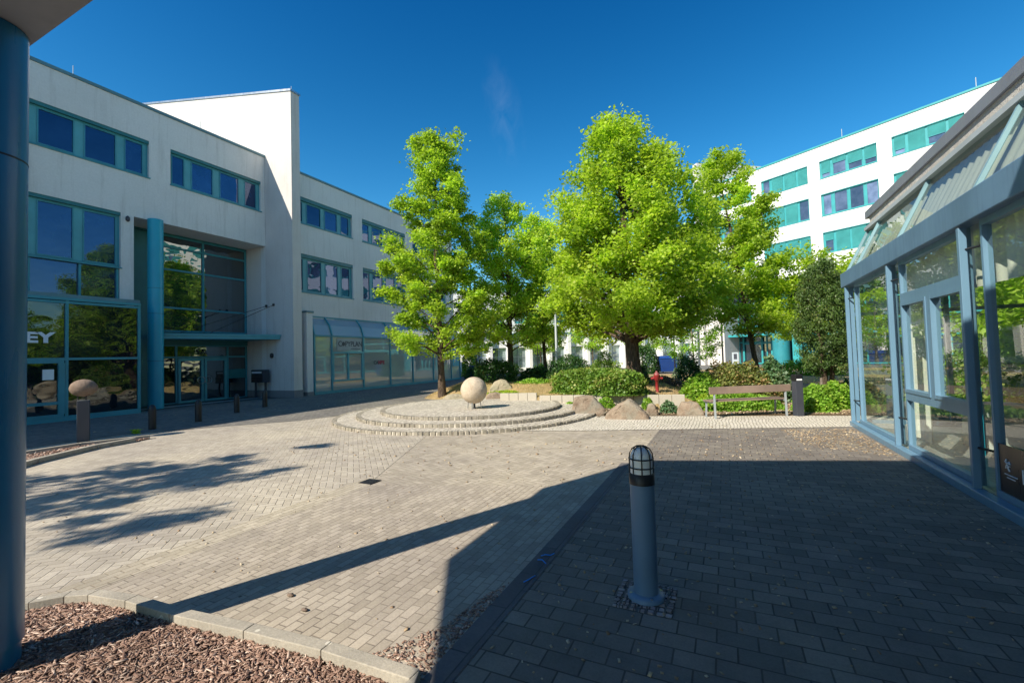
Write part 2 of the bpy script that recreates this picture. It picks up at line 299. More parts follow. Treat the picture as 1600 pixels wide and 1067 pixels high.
MT['concfrieze'] = rockmat('pebble_concrete', (.45, .42, .38), (.62, .60, .55), (.5, .47, .42))
MT['roof'] = paint('grey_roof_sheet', (.3, .3, .3), .8)
MT['yellowsplash'] = soil('yellow_moss', (.5, .48, .05), (.6, .58, .1), (.4, .38, .1), 20)

# ------------------------------------------------------------------ mesh helpers
class MB:
    def __init__(s): s.v = []; s.f = []; s.sm = []
    def add(s, vs, fs, smooth=False):
        o = len(s.v); s.v += [tuple(p) for p in vs]; s.f += [tuple(i+o for i in f) for f in fs]; s.sm += [smooth]*len(fs); return s
    def hexa(s, p): return s.add(p, [(0, 3, 2, 1), (4, 5, 6, 7), (0, 1, 5, 4), (1, 2, 6, 5), (2, 3, 7, 6), (3, 0, 4, 7)])
    def box(s, x0, x1, y0, y1, z0, z1): return s.hexa([(x0, y0, z0), (x1, y0, z0), (x1, y1, z0), (x0, y1, z0), (x0, y0, z1), (x1, y0, z1), (x1, y1, z1), (x0, y1, z1)])
    def fbox(s, fr, u0, u1, d0, d1, z0, z1): return s.hexa([fr(u0, d0, z0), fr(u1, d0, z0), fr(u1, d1, z0), fr(u0, d1, z0), fr(u0, d0, z1), fr(u1, d0, z1), fr(u1, d1, z1), fr(u0, d1, z1)])
    def quad(s, a, b, c, d): return s.add([a, b, c, d], [(0, 1, 2, 3)])
    def prism(s, poly, z0, z1, cap0=True):
        n = len(poly); zz = z1 if isinstance(z1, (list, tuple)) else [z1]*n
        vs = [(p[0], p[1], z0) for p in poly]+[(p[0], p[1], z) for p, z in zip(poly, zz)]
        fs = [(i, (i+1) % n, n+(i+1) % n, n+i) for i in range(n)]+[tuple(range(n, 2*n))]
        if cap0: fs.append(tuple(range(n-1, -1, -1)))
        return s.add(vs, fs)
    def sheet(s, poly, z): return s.add([(p[0], p[1], z) for p in poly], [tuple(range(len(poly)))])
    def lathe(s, cx, cy, prof, n=24, smooth=True):
        vs = []; fs = []
        for r, z in prof:
            for k in range(n): a_ = 2*math.pi*k/n; vs.append((cx+r*math.cos(a_), cy+r*math.sin(a_), z))
        for i in range(len(prof)-1):
            for k in range(n): fs.append((i*n+k, i*n+(k+1) % n, (i+1)*n+(k+1) % n, (i+1)*n+k))
        s.add(vs, fs, smooth)
        s.add(vs[:n], [tuple(range(n-1, -1, -1))]); s.add(vs[-n:], [tuple(range(n))]); return s
    def tube(s, pts, rs, n=6, smooth=True, cap=True):
        pts = [Vector(p) for p in pts]; rs = rs if isinstance(rs, (list, tuple)) else [rs]*len(pts); vs = []; fs = []
        for i, p in enumerate(pts):
            t = (pts[min(i+1, len(pts)-1)]-pts[max(i-1, 0)]).normalized()
            a_ = t.cross(Vector((0, 0, 1))) if abs(t.z) < .95 else t.cross(Vector((1, 0, 0))); a_.normalize(); b_ = t.cross(a_)
            for k in range(n): q = 2*math.pi*k/n; vs.append(p+(a_*math.cos(q)+b_*math.sin(q))*rs[i])
        for i in range(len(pts)-1):
            for k in range(n): fs.append((i*n+k, i*n+(k+1) % n, (i+1)*n+(k+1) % n, (i+1)*n+k))
        s.add(vs, fs, smooth)
        if cap: s.add(vs[:n], [tuple(range(n))]); s.add(vs[-n:], [tuple(range(n-1, -1, -1))])
        return s
    def bar(s, a, b, w_, h=None):          # square bar between two points
        a = Vector(a); b = Vector(b); t = (b-a).normalized(); h = h or w_
        u = t.cross(Vector((0, 0, 1))) if abs(t.z) < .98 else Vector((1, 0, 0)); u.normalize(); v = u.cross(t)
        q = [(-1, -1), (1, -1), (1, 1), (-1, 1)]
        return s.hexa([a+u*i*w_/2+v*j*h/2 for i, j in q]+[b+u*i*w_/2+v*j*h/2 for i, j in q])
    def build(s, name, mat, parent=None, bevel=0, loc=None):
        me = bpy.data.meshes.new(name); vs = s.v
        if loc is not None: vs = [(p[0]-loc[0], p[1]-loc[1], p[2]-loc[2]) for p in vs]
        me.from_pydata(vs, [], s.f); me.polygons.foreach_set('use_smooth', s.sm)
        me.materials.append(mat if not isinstance(mat, str) else MT[mat]); me.update()
        o = bpy.data.objects.new(name, me); col.objects.link(o)
        if loc is not None: o.location = loc
        if parent is not None: o.parent = parent; 
        if parent is not None and parent.location.length > 0 and loc is None and 'abs' in parent: o.location = -Vector(parent.location)
        if bevel:
            m_ = o.modifiers.new('bevel', 'BEVEL'); m_.width = bevel; m_.segments = 2; m_.limit_method = 'ANGLE'
        return o
def tag(o, label, cat, group=None, kind=None):
    if kind: o['kind'] = kind
    if label: o['label'] = label
    if cat: o['category'] = cat
    if group: o['group'] = group
    return o
def thing(name, label, cat, loc=(0, 0, 0), group=None):
    o = bpy.data.objects.new(name, None); col.objects.link(o); o.location = loc; o.empty_display_size = .2
    if Vector(loc).length > 0: o['abs'] = 1           # its children are written in world coordinates
    return tag(o, label, cat, group)
def struct(o): o['kind'] = 'structure'; return o
def frame(O, az, side):                    # U heads az, N is 90 degrees to the right (side=1) or left (-1) of it
    U = Vector((math.sin(R(az)), math.cos(R(az)), 0)); N = Vector((U.y, -U.x, 0))*side; O = Vector(O)
    return lambda u, d, z: O+U*u+N*d+Vector((0, 0, z))
def wall(name, fr, u0, u1, z0, z1, holes, mat, parent, thick=.35, topz=None):
    m = MB(); us = sorted(set([u0, u1]+[h[0] for h in holes]+[h[1] for h in holes])); zs = sorted(set([z0, z1]+[h[2] for h in holes]+[h[3] for h in holes]))
    inh = lambda u, z: any(h[0] < u < h[1] and h[2] < z < h[3] for h in holes)
    for i in range(len(us)-1):
        for j in range(len(zs)-1):
            a, b, c, d = us[i], us[i+1], zs[j], zs[j+1]
            if us[i] < u0-1e-6 or us[i+1] > u1+1e-6 or inh((a+b)/2, (c+d)/2): continue
            m.quad(fr(a, 0, c), fr(b, 0, c), fr(b, 0, d), fr(a, 0, d))
            m.quad(fr(a, -thick, c), fr(a, -thick, d), fr(b, -thick, d), fr(b, -thick, c))
    for a, b, c, d in list(holes)+[(u0, u1, z0, z1)]:
        a, b, c, d = max(a, u0), min(b, u1), max(c, z0), min(d, z1)
        outer = (a, b, c, d) == (u0, u1, z0, z1)
        for p, q, r_, t in ((a, c, b, c), (b, c, b, d), (b, d, a, d), (a, d, a, c)):
            if not outer and ((p == r_ and p in (u0, u1)) or (q == t and q in (z0, z1))): continue
            m.quad(fr(p, 0, q), fr(r_, 0, t), fr(r_, -thick, t), fr(p, -thick, q))
    return m.build(name, mat, parent)
def window(fr, u0, u1, z0, z1, panes, parent, fm='teal', pm='teal_panel', gm='glassA', r=.12, head=.18, headm='teal_dark', sill=True, shut=None, label=None):
    """panes: list of (ua,ub) glass spans; between them solid panels"""
    m = MB(); fz0, fz1 = z0+.07, z1-head; t = .06
    m.fbox(fr, u0, u1, -r-.08, -r, z0, fz0); m.fbox(fr, u0, u1, -r-.08, -r, fz1, fz1+.05)
    m.fbox(fr, u0, u0+t, -r-.08, -r, fz0, fz1); m.fbox(fr, u1-t, u1, -r-.08, -r, fz0, fz1)
    for a, b in panes:
        a = max(a, u0+t); b = min(b, u1-t)
        m.fbox(fr, a-.035, a, -r-.06, -r+.012, fz0, fz1); m.fbox(fr, b, b+.035, -r-.06, -r+.012, fz0, fz1)
        m.fbox(fr, a, b, -r-.06, -r+.010, fz0, fz0+.05); m.fbox(fr, a, b, -r-.06, -r+.010, fz1-.04, fz1)
    o = m.build('window', fm, parent)
    if label: o['label'] = label
    m = MB(); m.fbox(fr, u0, u1, -r-.05, -.02, fz1+.05, z1); m.build('blind_box', headm, o)
    if sill: m = MB(); m.fbox(fr, u0-.03, u1+.03, -r, .045, z0-.05, z0-.003); m.build('sill', fm, o)
    gaps = []; last = u0+t
    for a, b in panes:
        g = MB(); g.quad(fr(a, -r-.03, fz0), fr(b, -r-.03, fz0), fr(b, -r-.03, fz1), fr(a, -r-.03, fz1)); g.build('pane', gm, o)
        if a-.035-last > .03: gaps.append((last, a-.035))
        last = b+.035
    if u1-t-last > .03: gaps.append((last, u1-t))
    for a, b in gaps:
        g = MB(); g.fbox(fr, a, b, -r-.05, -r-.012, fz0, fz1); g.build('panel', pm, o)
    if shut:
        for (a, b), k in zip(panes, shut):
            if k <= 0: continue
            zt = fz1+.05; zb = zt-(fz1-fz0+.02)*k
            g = MB(); g.fbox(fr, a-.05, b+.05, -r+.014, -r+.035, zb, zt); g.build('shutter', 'shutter', o)
            g = MB(); g.fbox(fr, a-.05, b+.05, -r+.012, -r+.04, zb-.04, zb); 
            if k < .97: g.build('shutter_rail', 'teal', o)
    return o
def text(s, name, size, mat, O, az, side, parent, z, sx=1.0, bold=0, u=0, d=.01, rot=0):
    cu = bpy.data.curves.new(name, 'FONT'); cu.body = s; cu.size = size; cu.extrude = .003; cu.offset = bold
    t = bpy.data.objects.new(name, cu); col.objects.link(t)
    dg = bpy.context.evaluated_depsgraph_get(); dg.update(); me = bpy.data.meshes.new_from_object(t.evaluated_get(dg)); bpy.data.objects.remove(t)
    fr = frame(O, az, side); e0 = fr(u, d, z); U = (fr(1, 0, 0)-fr(0, 0, 0)); N = (fr(0, 1, 0)-fr(0, 0, 0)); Z = Vector((0, 0, 1))
    cr_, sr_ = math.cos(rot), math.sin(rot)
    for v in me.vertices:
        x, y, q = v.co; x *= sx; x, y = x*cr_-y*sr_, x*sr_+y*cr_
        v.co = e0+U*x+Z*y+N*q
    me.materials.clear(); me.materials.append(MT[mat]); o = bpy.data.objects.new(name, me); col.objects.link(o); o.parent = parent; return o

# ------------------------------------------------------------------ ground
KZ = .07                                   # kerb top
def sheet(name, poly, z, mat): return struct(MB().sheet(poly, z).build(name, mat))
m = MB(); m.sheet([(-400, -300), (400, -300), (400, 500), (-400, 500)], -.03); struct(m.build('ground', 'asphalt'))
sheet('plaza_paving', [(-20.3, -25), (4.2, -25), (4.2, 11.9), (2.45, 12.0), (-5.1, 9.5), (-7, 16.5), (-13, 31.5), (-20.3, 31.5)], 0, 'paveB')
edgeC = [(-4.68, 1.6), (-4.62, 5.0), (-6.5, 9.2)]
sheet('large_paving', [(-13.4, -3), (-4.68, -3)]+edgeC+[(-12.5, 10.5), (-13.6, 4)], .004, 'paveC')
sheet('lane_paving', [(-4.46, -2), (-1.52, -2), (-1.52, 5.75), (-4.46, 4.75)], .004, 'paveA')
sheet('gutter', [(-4.68, -1.5), (-4.46, -1.5), (-4.46, 4.75), (-4.62, 5.0), (-4.78, 5.0)], .006, 'gutter')
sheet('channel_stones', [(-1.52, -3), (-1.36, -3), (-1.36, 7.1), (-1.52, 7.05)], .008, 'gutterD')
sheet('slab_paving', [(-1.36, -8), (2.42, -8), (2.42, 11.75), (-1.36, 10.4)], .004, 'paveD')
sheet('cobble_strip', [(-5.6, 9.05), (-3.1, 9.72), (2.52, 11.78), (3.5, 12.2), (3.5, 13.75), (2.83, 13.6), (-4.2, 11.9)], .010, 'cobble')
sheet('walkway', [(-20.3, -25), (-14.6, -25), (-14.0, 6.2), (-11.4, 9.3), (-10.7, 12.5), (-12.6, 31.5), (-20.3, 31.5)], .009, 'asphalt_dark')  # dark path, added where the building's shade came out too light
m = MB()
dr = G(578, 753)
m.box(dr.x-.11, dr.x+.11, dr.y-.11, dr.y+.11, -.02, .012)
for k in range(4): m.box(dr.x-.09, dr.x+.09, dr.y-.085+k*.05, dr.y-.06+k*.05, .0125, .016)
tag(m.build('drain_cover', 'black'), 'small dark square drain grate in the light paving', 'drain cover')

# mulch bed with kerb (bottom left)
kc = [G(x, y, KZ) for x, y in ((45, 941), (100, 931), (137, 929), (195, 938), (264, 959), (380, 985), (501, 1015), (640, 1060), (700, 1078))]
kc = [(p.x, p.y) for p in kc]
kc = [(-5.05, 0.6), (-4.98, 1.1)]+kc[0:]
kc[-1] = (-1.54, 1.84)
def offset(pl, d):
    out = []
    for i, p in enumerate(pl):
        a_ = Vector(pl[max(i-1, 0)]); b_ = Vector(pl[min(i+1, len(pl)-1)]); t = (b_-a_).normalized(); out.append((p[0]-t.y*d, p[1]+t.x*d))
    return out
kout = offset(kc, .085)
def kerbline(near, far, name, label, mat='kerb', z1=KZ, z0=-.06, seg=1.5, cat='kerb'):
    t = thing(name, label, cat); 
    m = MB(); n = len(near)
    for i in range(n-1):
        a_, b_, c_2, d_ = near[i], near[i+1], far[i+1], far[i]
        L = math.hypot(b_[0]-a_[0], b_[1]-a_[1]); k = max(1, round(L/seg))
        for j in range(k):
            l0, l1 = j/k+.004, (j+1)/k-.004; q = lambda p, r_, l: (p[0]+(r_[0]-p[0])*l, p[1]+(r_[1]-p[1])*l)
            m.prism([q(a_, b_, l0), q(a_, b_, l1), q(d_, c_2, l1), q(d_, c_2, l0)], z0, z1)
    o = m.build('kerb_stones', mat, t, bevel=.005); return t
kerbline(kc, kout, 'kerb', 'pale concrete kerb along the bark mulch bed in the front left corner')
m = MB(); nx = 60
bed = [(-5.1, -1.5), (-1.5, -1.5)]+kc[::-1]
mm = MB(); mm.sheet(bed, .004); struct(mm.build('mulch_bed', 'mulch'))
rng = np.random.default_rng(3)
def inpoly(x, y, poly):
    r_ = np.zeros(len(x), bool); n = len(poly)
    for i in range(n):
        x0, y0 = poly[i]; x1, y1 = poly[(i+1) % n]
        c = ((y0 > y) != (y1 > y)); c &= x < (x1-x0)*(y-y0)/((y1-y0) if y1 != y0 else 1e-9)+x0; r_ ^= c
    return r_
def np_mesh(name, V, nper, mat, parent=None, vals=None, faces=None, loc=None):
    """V: (N, nper, 3) polygons, one face each (or faces template)"""
    N = len(V); me = bpy.data.meshes.new(name); V = V.reshape(-1, 3)
    if loc is not None: V = V-np.array(loc)
    T = [list(range(nper))] if faces is None else faces
    me.vertices.add(len(V)); me.vertices.foreach_set('co', V.astype(np.float32).ravel())
    loops = np.concatenate([np.array(t)[None, :]+np.arange(N)[:, None]*nper for t in T], axis=1).ravel()
    sizes = np.tile(np.array([len(t) for t in T]), N); starts = np.concatenate([[0], np.cumsum(sizes)[:-1]])
    me.loops.add(len(loops)); me.loops.foreach_set('vertex_index', loops.astype(np.int32))
    me.polygons.add(len(sizes)); me.polygons.foreach_set('loop_start', starts.astype(np.int32)); me.polygons.foreach_set('loop_total', sizes.astype(np.int32))
    if vals is not None:
        a_ = me.attributes.new('v', 'FLOAT', 'POINT'); a_.data.foreach_set('value', np.repeat(vals, nper).astype(np.float32))
    me.materials.append(MT[mat]); me.update(calc_edges=True); me.validate()
    o = bpy.data.objects.new(name, me); col.objects.link(o)
    if loc is not None: o.location = loc
    if parent is not None:
        o.parent = parent
        if 'abs' in parent and loc is None: o.location = -Vector(parent.location)
    return o
def rot_frames(n, tilt):
    az = rng.uniform(0, 2*np.pi, n); el = rng.normal(0, tilt, n); ro = rng.normal(0, tilt, n)
    a_ = np.stack([np.cos(az)*np.cos(el), np.sin(az)*np.cos(el), np.sin(el)], 1); u = np.stack([-np.sin(az), np.cos(az), np.zeros(n)], 1)
    w_ = np.cross(a_, u); b_ = u*np.cos(ro)[:, None]+w_*np.sin(ro)[:, None]; return a_, b_, np.cross(a_, b_)
def chips(name, poly, n, mat, smin, smax, asp, z0, z1, tilt=.45, bias=None, label=None, cat='mulch'):
    P = np.array(poly); lo, hi = P.min(0), P.max(0); x = rng.uniform(lo[0], hi[0], n*3); y = rng.uniform(lo[1], hi[1], n*3); k = inpoly(x, y, poly)
    x, y = x[k][:n], y[k][:n]; n = len(x); a_, b_, c = rot_frames(n, tilt)
    L = rng.uniform(smin, smax, n)**1.0; W = L*rng.uniform(asp*.6, asp*1.4, n); c0 = np.stack([x, y, rng.uniform(z0, z1, n)], 1)
    la, lb = a_*(L/2)[:, None], b_*(W/2)[:, None]; j = rng.uniform(.5, 1, n)[:, None]; th = c*(.0015+W*.12)[:, None]
    top = [c0-la-lb*j, c0+la*.9-lb, c0+la+lb*j, c0-la*.8+lb]; V = np.stack(top+[p-th for p in top], 1)
    o = np_mesh(name, V, 8, mat, vals=rng.uniform(0, 1, n), faces=[[0, 1, 2, 3], [0, 4, 5, 1], [1, 5, 6, 2], [2, 6, 7, 3], [3, 7, 4, 0]])
    return tag(o, label, cat, kind='stuff')
vis = [(-5.0, -.2), (-1.5, -.2)]+kc[::-1]
chips('bark_mulch', vis, 90000, 'chip', .006, .032, .38, .004, .022, .3, label='brown bark chips filling the bed behind the front kerb', cat='mulch')
chips('bark_splinters', vis, 5200, 'chip', .03, .075, .16, .018, .03, .22, label='longer pale bark splinters lying on top of the front mulch', cat='mulch')
lp = [(-1.95, 1.97), (-1.52, 1.9), (-1.52, 3.1), (-1.60, 2.9), (-1.7, 2.4)]
chips('leaf_litter', lp, 750, 'chip', .006, .034, .4, .004, .014, .25, label='dark bark and leaf litter collected beside the dark channel stones', cat='leaf litter')
chips('scattered_leaves', [(-1.3, .8), (2.35, .8), (2.35, 11.5), (-1.3, 9)], 1500, 'fleck', .008, .028, .7, .008, .014, .25, label='tiny dry leaf bits scattered over the dark slabs', cat='leaf litter')
chips('blown_leaves', [(1.2, 9.3), (2.35, 8.7), (2.35, 11.5), (1.0, 11.0)], 900, 'fleck', .01, .04, .7, .008, .016, .25, label='dry leaves blown against the foot of the glass pavilion', cat='leaf litter')
chips('paving_debris', [(-9, 2.2), (-1.6, 2.2), (-1.6, 9), (-8, 9)], 420, 'fleck', .01, .032, .7, .008, .014, .25, label='few dry leaf bits lying on the light paving', cat='leaf litter')
for i, (x, y, s) in enumerate(((454, 932, .05), (476, 955, .045))):
    p = G(x, y); m = MB(); m.lathe(0, 0, [(.001, 0), (s*.5, .004), (s*.45, .014), (.002, .02)], 7)
    m.v = [(v[0]*1.3+p.x, v[1]*.7+p.y, v[2]+.005) for v in m.v]
    tag(m.build('dead_leaf', 'egg'), ('brown curled leaf on the light pavers, nearer the shadow band', 'brown curled leaf on the light pavers, nearer the kerb')[i], 'leaf')
for i, pts in enumerate((((845, 868), (852, 866), (860, 867), (866, 864)), ((840, 874), (847, 874), (853, 880)), ((818, 909), (826, 905), (836, 899)))):
    m = MB(); m.tube([G(x, y, .012+.01*(k % 2)) for k, (x, y) in enumerate(pts)], .0045, 5)
    tag(m.build('cord_scrap', 'bluecord'), ('upper bright blue cord scrap curled beside the dark channel', 'short curved blue cord scrap just below the curled one', 'lowest straight blue cord scrap on the shaded pavers')[i], 'cord')

# far left kerbed wedge bed
l1 = [G(40-30, 709.5, .1), G(125, 692, .1), G(235, 679.5, .1)]; l2 = [G(20, 727, .1), G(60, 716, .1), G(152, 694.5, .1), G(212, 684, .1)]
f2 = lambda L: [(p.x, p.y) for p in L]
kerbline(f2(l1), offset(f2(l1), .10), 'kerb', 'thin straight kerb of the narrow bed before the left shop window', z1=.10)
kerbline(f2(l2), offset(f2(l2), .12), 'kerb', 'slanting kerb meeting the narrow bed by the stone egg pillar', z1=.10)
wb = f2(l2)+f2(l1)[::-1]
sheet('wedge_bed', wb, .012, 'mulch'); chips('red_chips', wb, 2500, 'chip', .02, .06, .5, .02, .05, label='reddish chips in the narrow wedge bed at far left', cat='mulch')

# ------------------------------------------------------------------ left office building
XA = -21.37
LB = thing('office_building', 'white three-storey office building with teal windows and tall wedge tower on the left', 'building')
fA = frame((XA, 0, 0), 0, 1)
holes = [(5.3, 10.28, 9.6, 11.15), (11.08, 15.27, 9.6, 11.15), (5.3, 9.31, 5.67, 7.87), (5.3, 9.27, 4.33, 5.67), (9.74, 15.49, -1, 7.82), (5.2, 9.29, -1, 4.25)]
wall('front_wall', fA, 5.2, 15.49, 0, 12.5, holes, 'white', LB)
window(fA, 5.3, 10.28, 9.6, 11.15, [(5.72, 6.62), (6.97, 7.9), (8.25, 9.17), (9.51, 10.08)], LB)
window(fA, 11.08, 15.27, 9.6, 11.15, [(11.2, 11.66), (12.01, 12.9), (13.27, 14.15), (14.5, 15.06)], LB)
window(fA, 5.3, 9.31, 5.67, 7.87, [(5.72, 6.62), (6.97, 7.89), (8.23, 9.17)], LB, gm='glassA')
m = MB()
for u in (5.3, 6.72, 8.07, 9.21): m.fbox(fA, u-.03, u+.04, -.14, -.02, 4.36, 5.60)
m.fbox(fA, 5.3, 9.27, -.14, -.01, 4.33, 4.42); sp_ = m.build('spandrel', 'teal', LB)
m = MB(); m.quad(fA(5.3, -.1, 4.4), fA(9.25, -.1, 4.4), fA(9.25, -.1, 5.64), fA(5.3, -.1, 5.64)); m.build('pane', 'glassA', sp_)
# shop window
fS = frame((-19.9, 0, 0), 0, 1)
def grid(fr, name, us, zs, mat, parent, w_=.07, d=.1, gm=None, glass=None, z0=None, z1=None):
    m = MB(); d_ = d
    for u in us: m.fbox(fr, u-w_/2, u+w_/2, -d_, 0, z0 if z0 is not None else zs[0], z1 if z1 is not None else zs[-1])
    for i in range(len(us)-1):
        for z in zs: m.fbox(fr, us[i]+w_/2, us[i+1]-w_/2, -d_+.01, -.006, z-w_/2, z+w_/2)
    o = m.build(name, mat, parent)
    if glass:
        for i in range(len(us)-1):
            for j in range(len(zs)-1):
                g = MB(); a, b, c, d2 = us[i], us[i+1], zs[j], zs[j+1]; g.quad(fr(a, -d_*.5, c), fr(b, -d_*.5, c), fr(b, -d_*.5, d2), fr(a, -d_*.5, d2)); g.build('pane', glass, o)
    return o
gs = grid(fS, 'shop_window', [4.9, 7.19, 9.25], [.14, 2.07, 3.97], 'teal', LB, .08, .12, glass='glassD', z0=0, z1=4.03)
m = MB(); m.fbox(fS, 4.9, 9.29, -.12, .02, 0, .1); m.fbox(fS, 4.9, 9.29, -.14, .015, 4.035, 4.13)
for z in (1.98, .62, .2): m.fbox(fS, 5.0, 7.12, -.09, .012, z-.05, z+.05)
m.fbox(fS, 6.98, 7.14, -.09, .013, .25, 1.93)
m.build('shop_frame', 'teal', LB)
m = MB(); m.fbox(fS, 4.9, 9.25, -.11, -.08, .15, .95); m.build('lower_panel', 'anthracite', LB)
m = MB(); m.box(XA-.3, -19.92, 4.9, 9.28, 4.131, 4.25); m.box(XA-.1, -20.02, 9.21, 9.285, 0, 4.03); m.build('shop_roof', 'coping', LB)
text('LEY', 'window_lettering', .46, 'letter', (-19.9, 0, 0), 0, 1, LB, 2.62, 1.35, .02, 5.88, -.045)
m = MB(); p = PXp(76, 583, -19.9); m.box(-19.93, -19.90, p.y-.14, p.y+.13, p.z-.22, p.z+.12); m.build('notice', 'whiteletter', LB)
# entrance hall
ES = 1.0395; XE = -22.87; fE = lambda u, d, z: Vector((XE+d, u*ES, max(0, 1.7+(z-1.7)*ES)))
m = MB(); m.box(-23.3, XA-.351, 9.745, 9.80, 0, 7.82); m.box(-23.3, XA-.351, 9.745, 15.5, 7.83, 7.95); m.build('recess_wall', 'white', LB)
eg = grid(fE, 'entrance_glazing', [10.72, 12.78, 14.84], [3.28, 4.31, 6.0, 7.0, 7.50], 'teal', LB, .08, .12, glass='glassB')
m = MB(); m.fbox(fE, 9.45, 14.89, -.14, .01, 7.52, 7.59); m.fbox(fE, 9.45, 10.6, -.2, -.03, 0, 7.5); m.fbox(fE, 10.6, 14.89, -.2, .03, 2.66, 3.23)
m.fbox(fE, 10.6, 10.68, -.15, .0, 0, 2.65)
m.fbox(fE, 13.95, 14.8, -.11, .01, 1.05, 1.5)
m.build('entrance_band', 'teal_dark', LB)
grid(fE, 'entrance_screen', [10.72, 11.62, 13.9, 14.84], [.08, 2.12, 2.64], 'teal', LB, .07, .11, glass='glassB')
for a, b in ((11.68, 12.76), (12.80, 13.84)):
    m = MB(); q = .1
    m.fbox(fE, a, a+q, -.04, .035, .03, 2.07); m.fbox(fE, b-q, b, -.04, .035, .03, 2.07); m.fbox(fE, a+q, b-q, -.04, .033, .03, .16); m.fbox(fE, a+q, b-q, -.04, .033, 1.94, 2.07)
    d = m.build('door', 'teal_panel', LB); m = MB()
    c = 12.62 if a < 12 else 12.93; m.tube([fE(c+.16*math.cos(t), .09, 1.05+.16*math.sin(t)) for t in np.linspace(0, 2*math.pi, 17)], .014, 6); m.build('handle', 'steel', d)
text('5A', 'house_number', .42, 'darkletter', (XE, 0, 0), 0, 1, LB, 2.24, 1, .0, 12.95, .012)
m = MB(); m.lathe(-21.2, 10.42, [(.27, 0), (.27, 7.83)], 28)
cl = m.build('round_column', 'tealcol', LB)
m = MB()
for z in (1.95, 3.9, 4.95): m.lathe(-21.2, 10.42, [(.2705, z), (.2745, z+.01), (.2705, z+.02)], 28)
m.build('column_joint', 'teal_dark', cl)
cp_ = [(-22.8, 11.0), (-21.9, 10.9), (-20.25, 15.45), (-22.8, 15.45)]
m = MB(); m.prism(cp_, 2.93, 3.08); m.prism([(x, y) for x, y in offset(cp_, -.04)], 3.081, 3.16); m.build('entrance_canopy', 'teal_panel', LB)
m = MB()
for a, b in (((-21.3, 15.48, 4.7), (-21.7, 11.6, 3.2)), ((-20.75, 15.48, 4.72), (-21.2, 12.6, 3.2))): m.tube([a, b], .014, 6); m.lathe(a[0], a[1]-.02, [(.05, a[2]-.06), (.06, a[2]), (.05, a[2]+.06)], 10)
m.build('tie_rod', 'black', LB)
# tower: sloping wedge wall
tw0, tw1 = 15.5, 16.0
m = MB(); zt = lambda x: 15.5+(-19.35-x)*.218
m.hexa([(-19.35, tw0, .35), (-19.35, tw1, .35), (-36, tw1, .35), (-36, tw0, .35), (-19.35, tw0, zt(-19.35)), (-19.35, tw1, zt(-19.35)), (-36, tw1, zt(-36)), (-36, tw0, zt(-36))])
m.build('tower_wall', 'white_tower', LB)
m = MB(); m.hexa([(-19.3, tw0-.05, zt(-19.3)+.003), (-19.3, tw1+.05, zt(-19.3)+.003), (-36, tw1+.05, zt(-36)+.003), (-36, tw0-.05, zt(-36)+.003), (-19.3, tw0-.05, zt(-19.3)+.11), (-19.3, tw1+.05, zt(-19.3)+.11), (-36, tw1+.05, zt(-36)+.11), (-36, tw0-.05, zt(-36)+.11)]); m.build('tower_coping', 'steel', LB)
m = MB(); m.box(-36, -19.33, tw0-.02, tw1+.02, 0, .349); m.build('tower_plinth', 'plinth', LB)
m = MB(); m.box(-36, XA+.05, 5.15, 15.495, 12.503, 12.62); m.build('coping', 'coping', LB)
m = MB(); m.box(-36, XA-.36, 5.2, 15.49, 12.2, 12.45); m.box(-36, -35.7, 5.2, 15.49, 0, 12.2); m.box(-23.6, -23.4, 5.2, 15.49, 0, 7.8); m.build('roof', 'roof', LB)
# wing towards and behind the viewer (shades the plaza)
m = MB(); m.box(-36, -20.0, -28, 5.18, 0, 12.55); m.build('side_wing', 'white', LB)
m = MB(); m.box(-36, -19.93, -28.05, 5.19, 12.553, 12.66); m.build('side_coping', 'coping', LB)
# right wing B
XB = -20.0; fB = frame((XB, 0, 0), 0, 1)
pat = [(.12, .67), (.99, 1.87), (2.2, 3.05), (3.37, 3.95)]
hb = []; 
for k in range(3):
    u0 = 16.05+4.97*k
    for z0, z1 in ((9.13, 10.55), (5.46, 7.5)): hb.append((u0, u0+4.15, z0, z1))
wall('rear_front_wall', fB, 16.0, 31.2, 4.22, 11.75, hb, 'white', LB)
for u0, u1, z0, z1 in hb: window(fB, u0, u1, z0, z1, [(u0+a, u0+b) for a, b in pat], LB, head=.24)
m = MB(); m.box(-36, XB+.05, 16.005, 31.25, 11.753, 11.86); m.build('rear_coping', 'coping', LB)
m = MB(); m.box(-36, XB-.36, 16.01, 31.2, 11.5, 11.7); m.box(-36, XB-.36, 30.9, 31.2, 0, 11.5); m.box(-36, XB, 30.8, 30.89, 0, 11.5); m.build('rear_roof', 'roof', LB)
m = MB(); m.box(-20.62, -20.5, 16.01, 16.6, 0, 4.2); m.box(-20.5, -19.42, 16.35, 16.72, .2, 4.3); m.build('pier', 'white', LB)
m = MB(); m.box(-20.53, -19.36, 16.30, 16.76, 4.303, 4.40); m.build('pier_cap', 'coping', LB)
m = MB(); m.box(-20.52, -19.40, 16.34, 16.73, 0, .199); m.build('pier_plinth', 'plinth', LB)
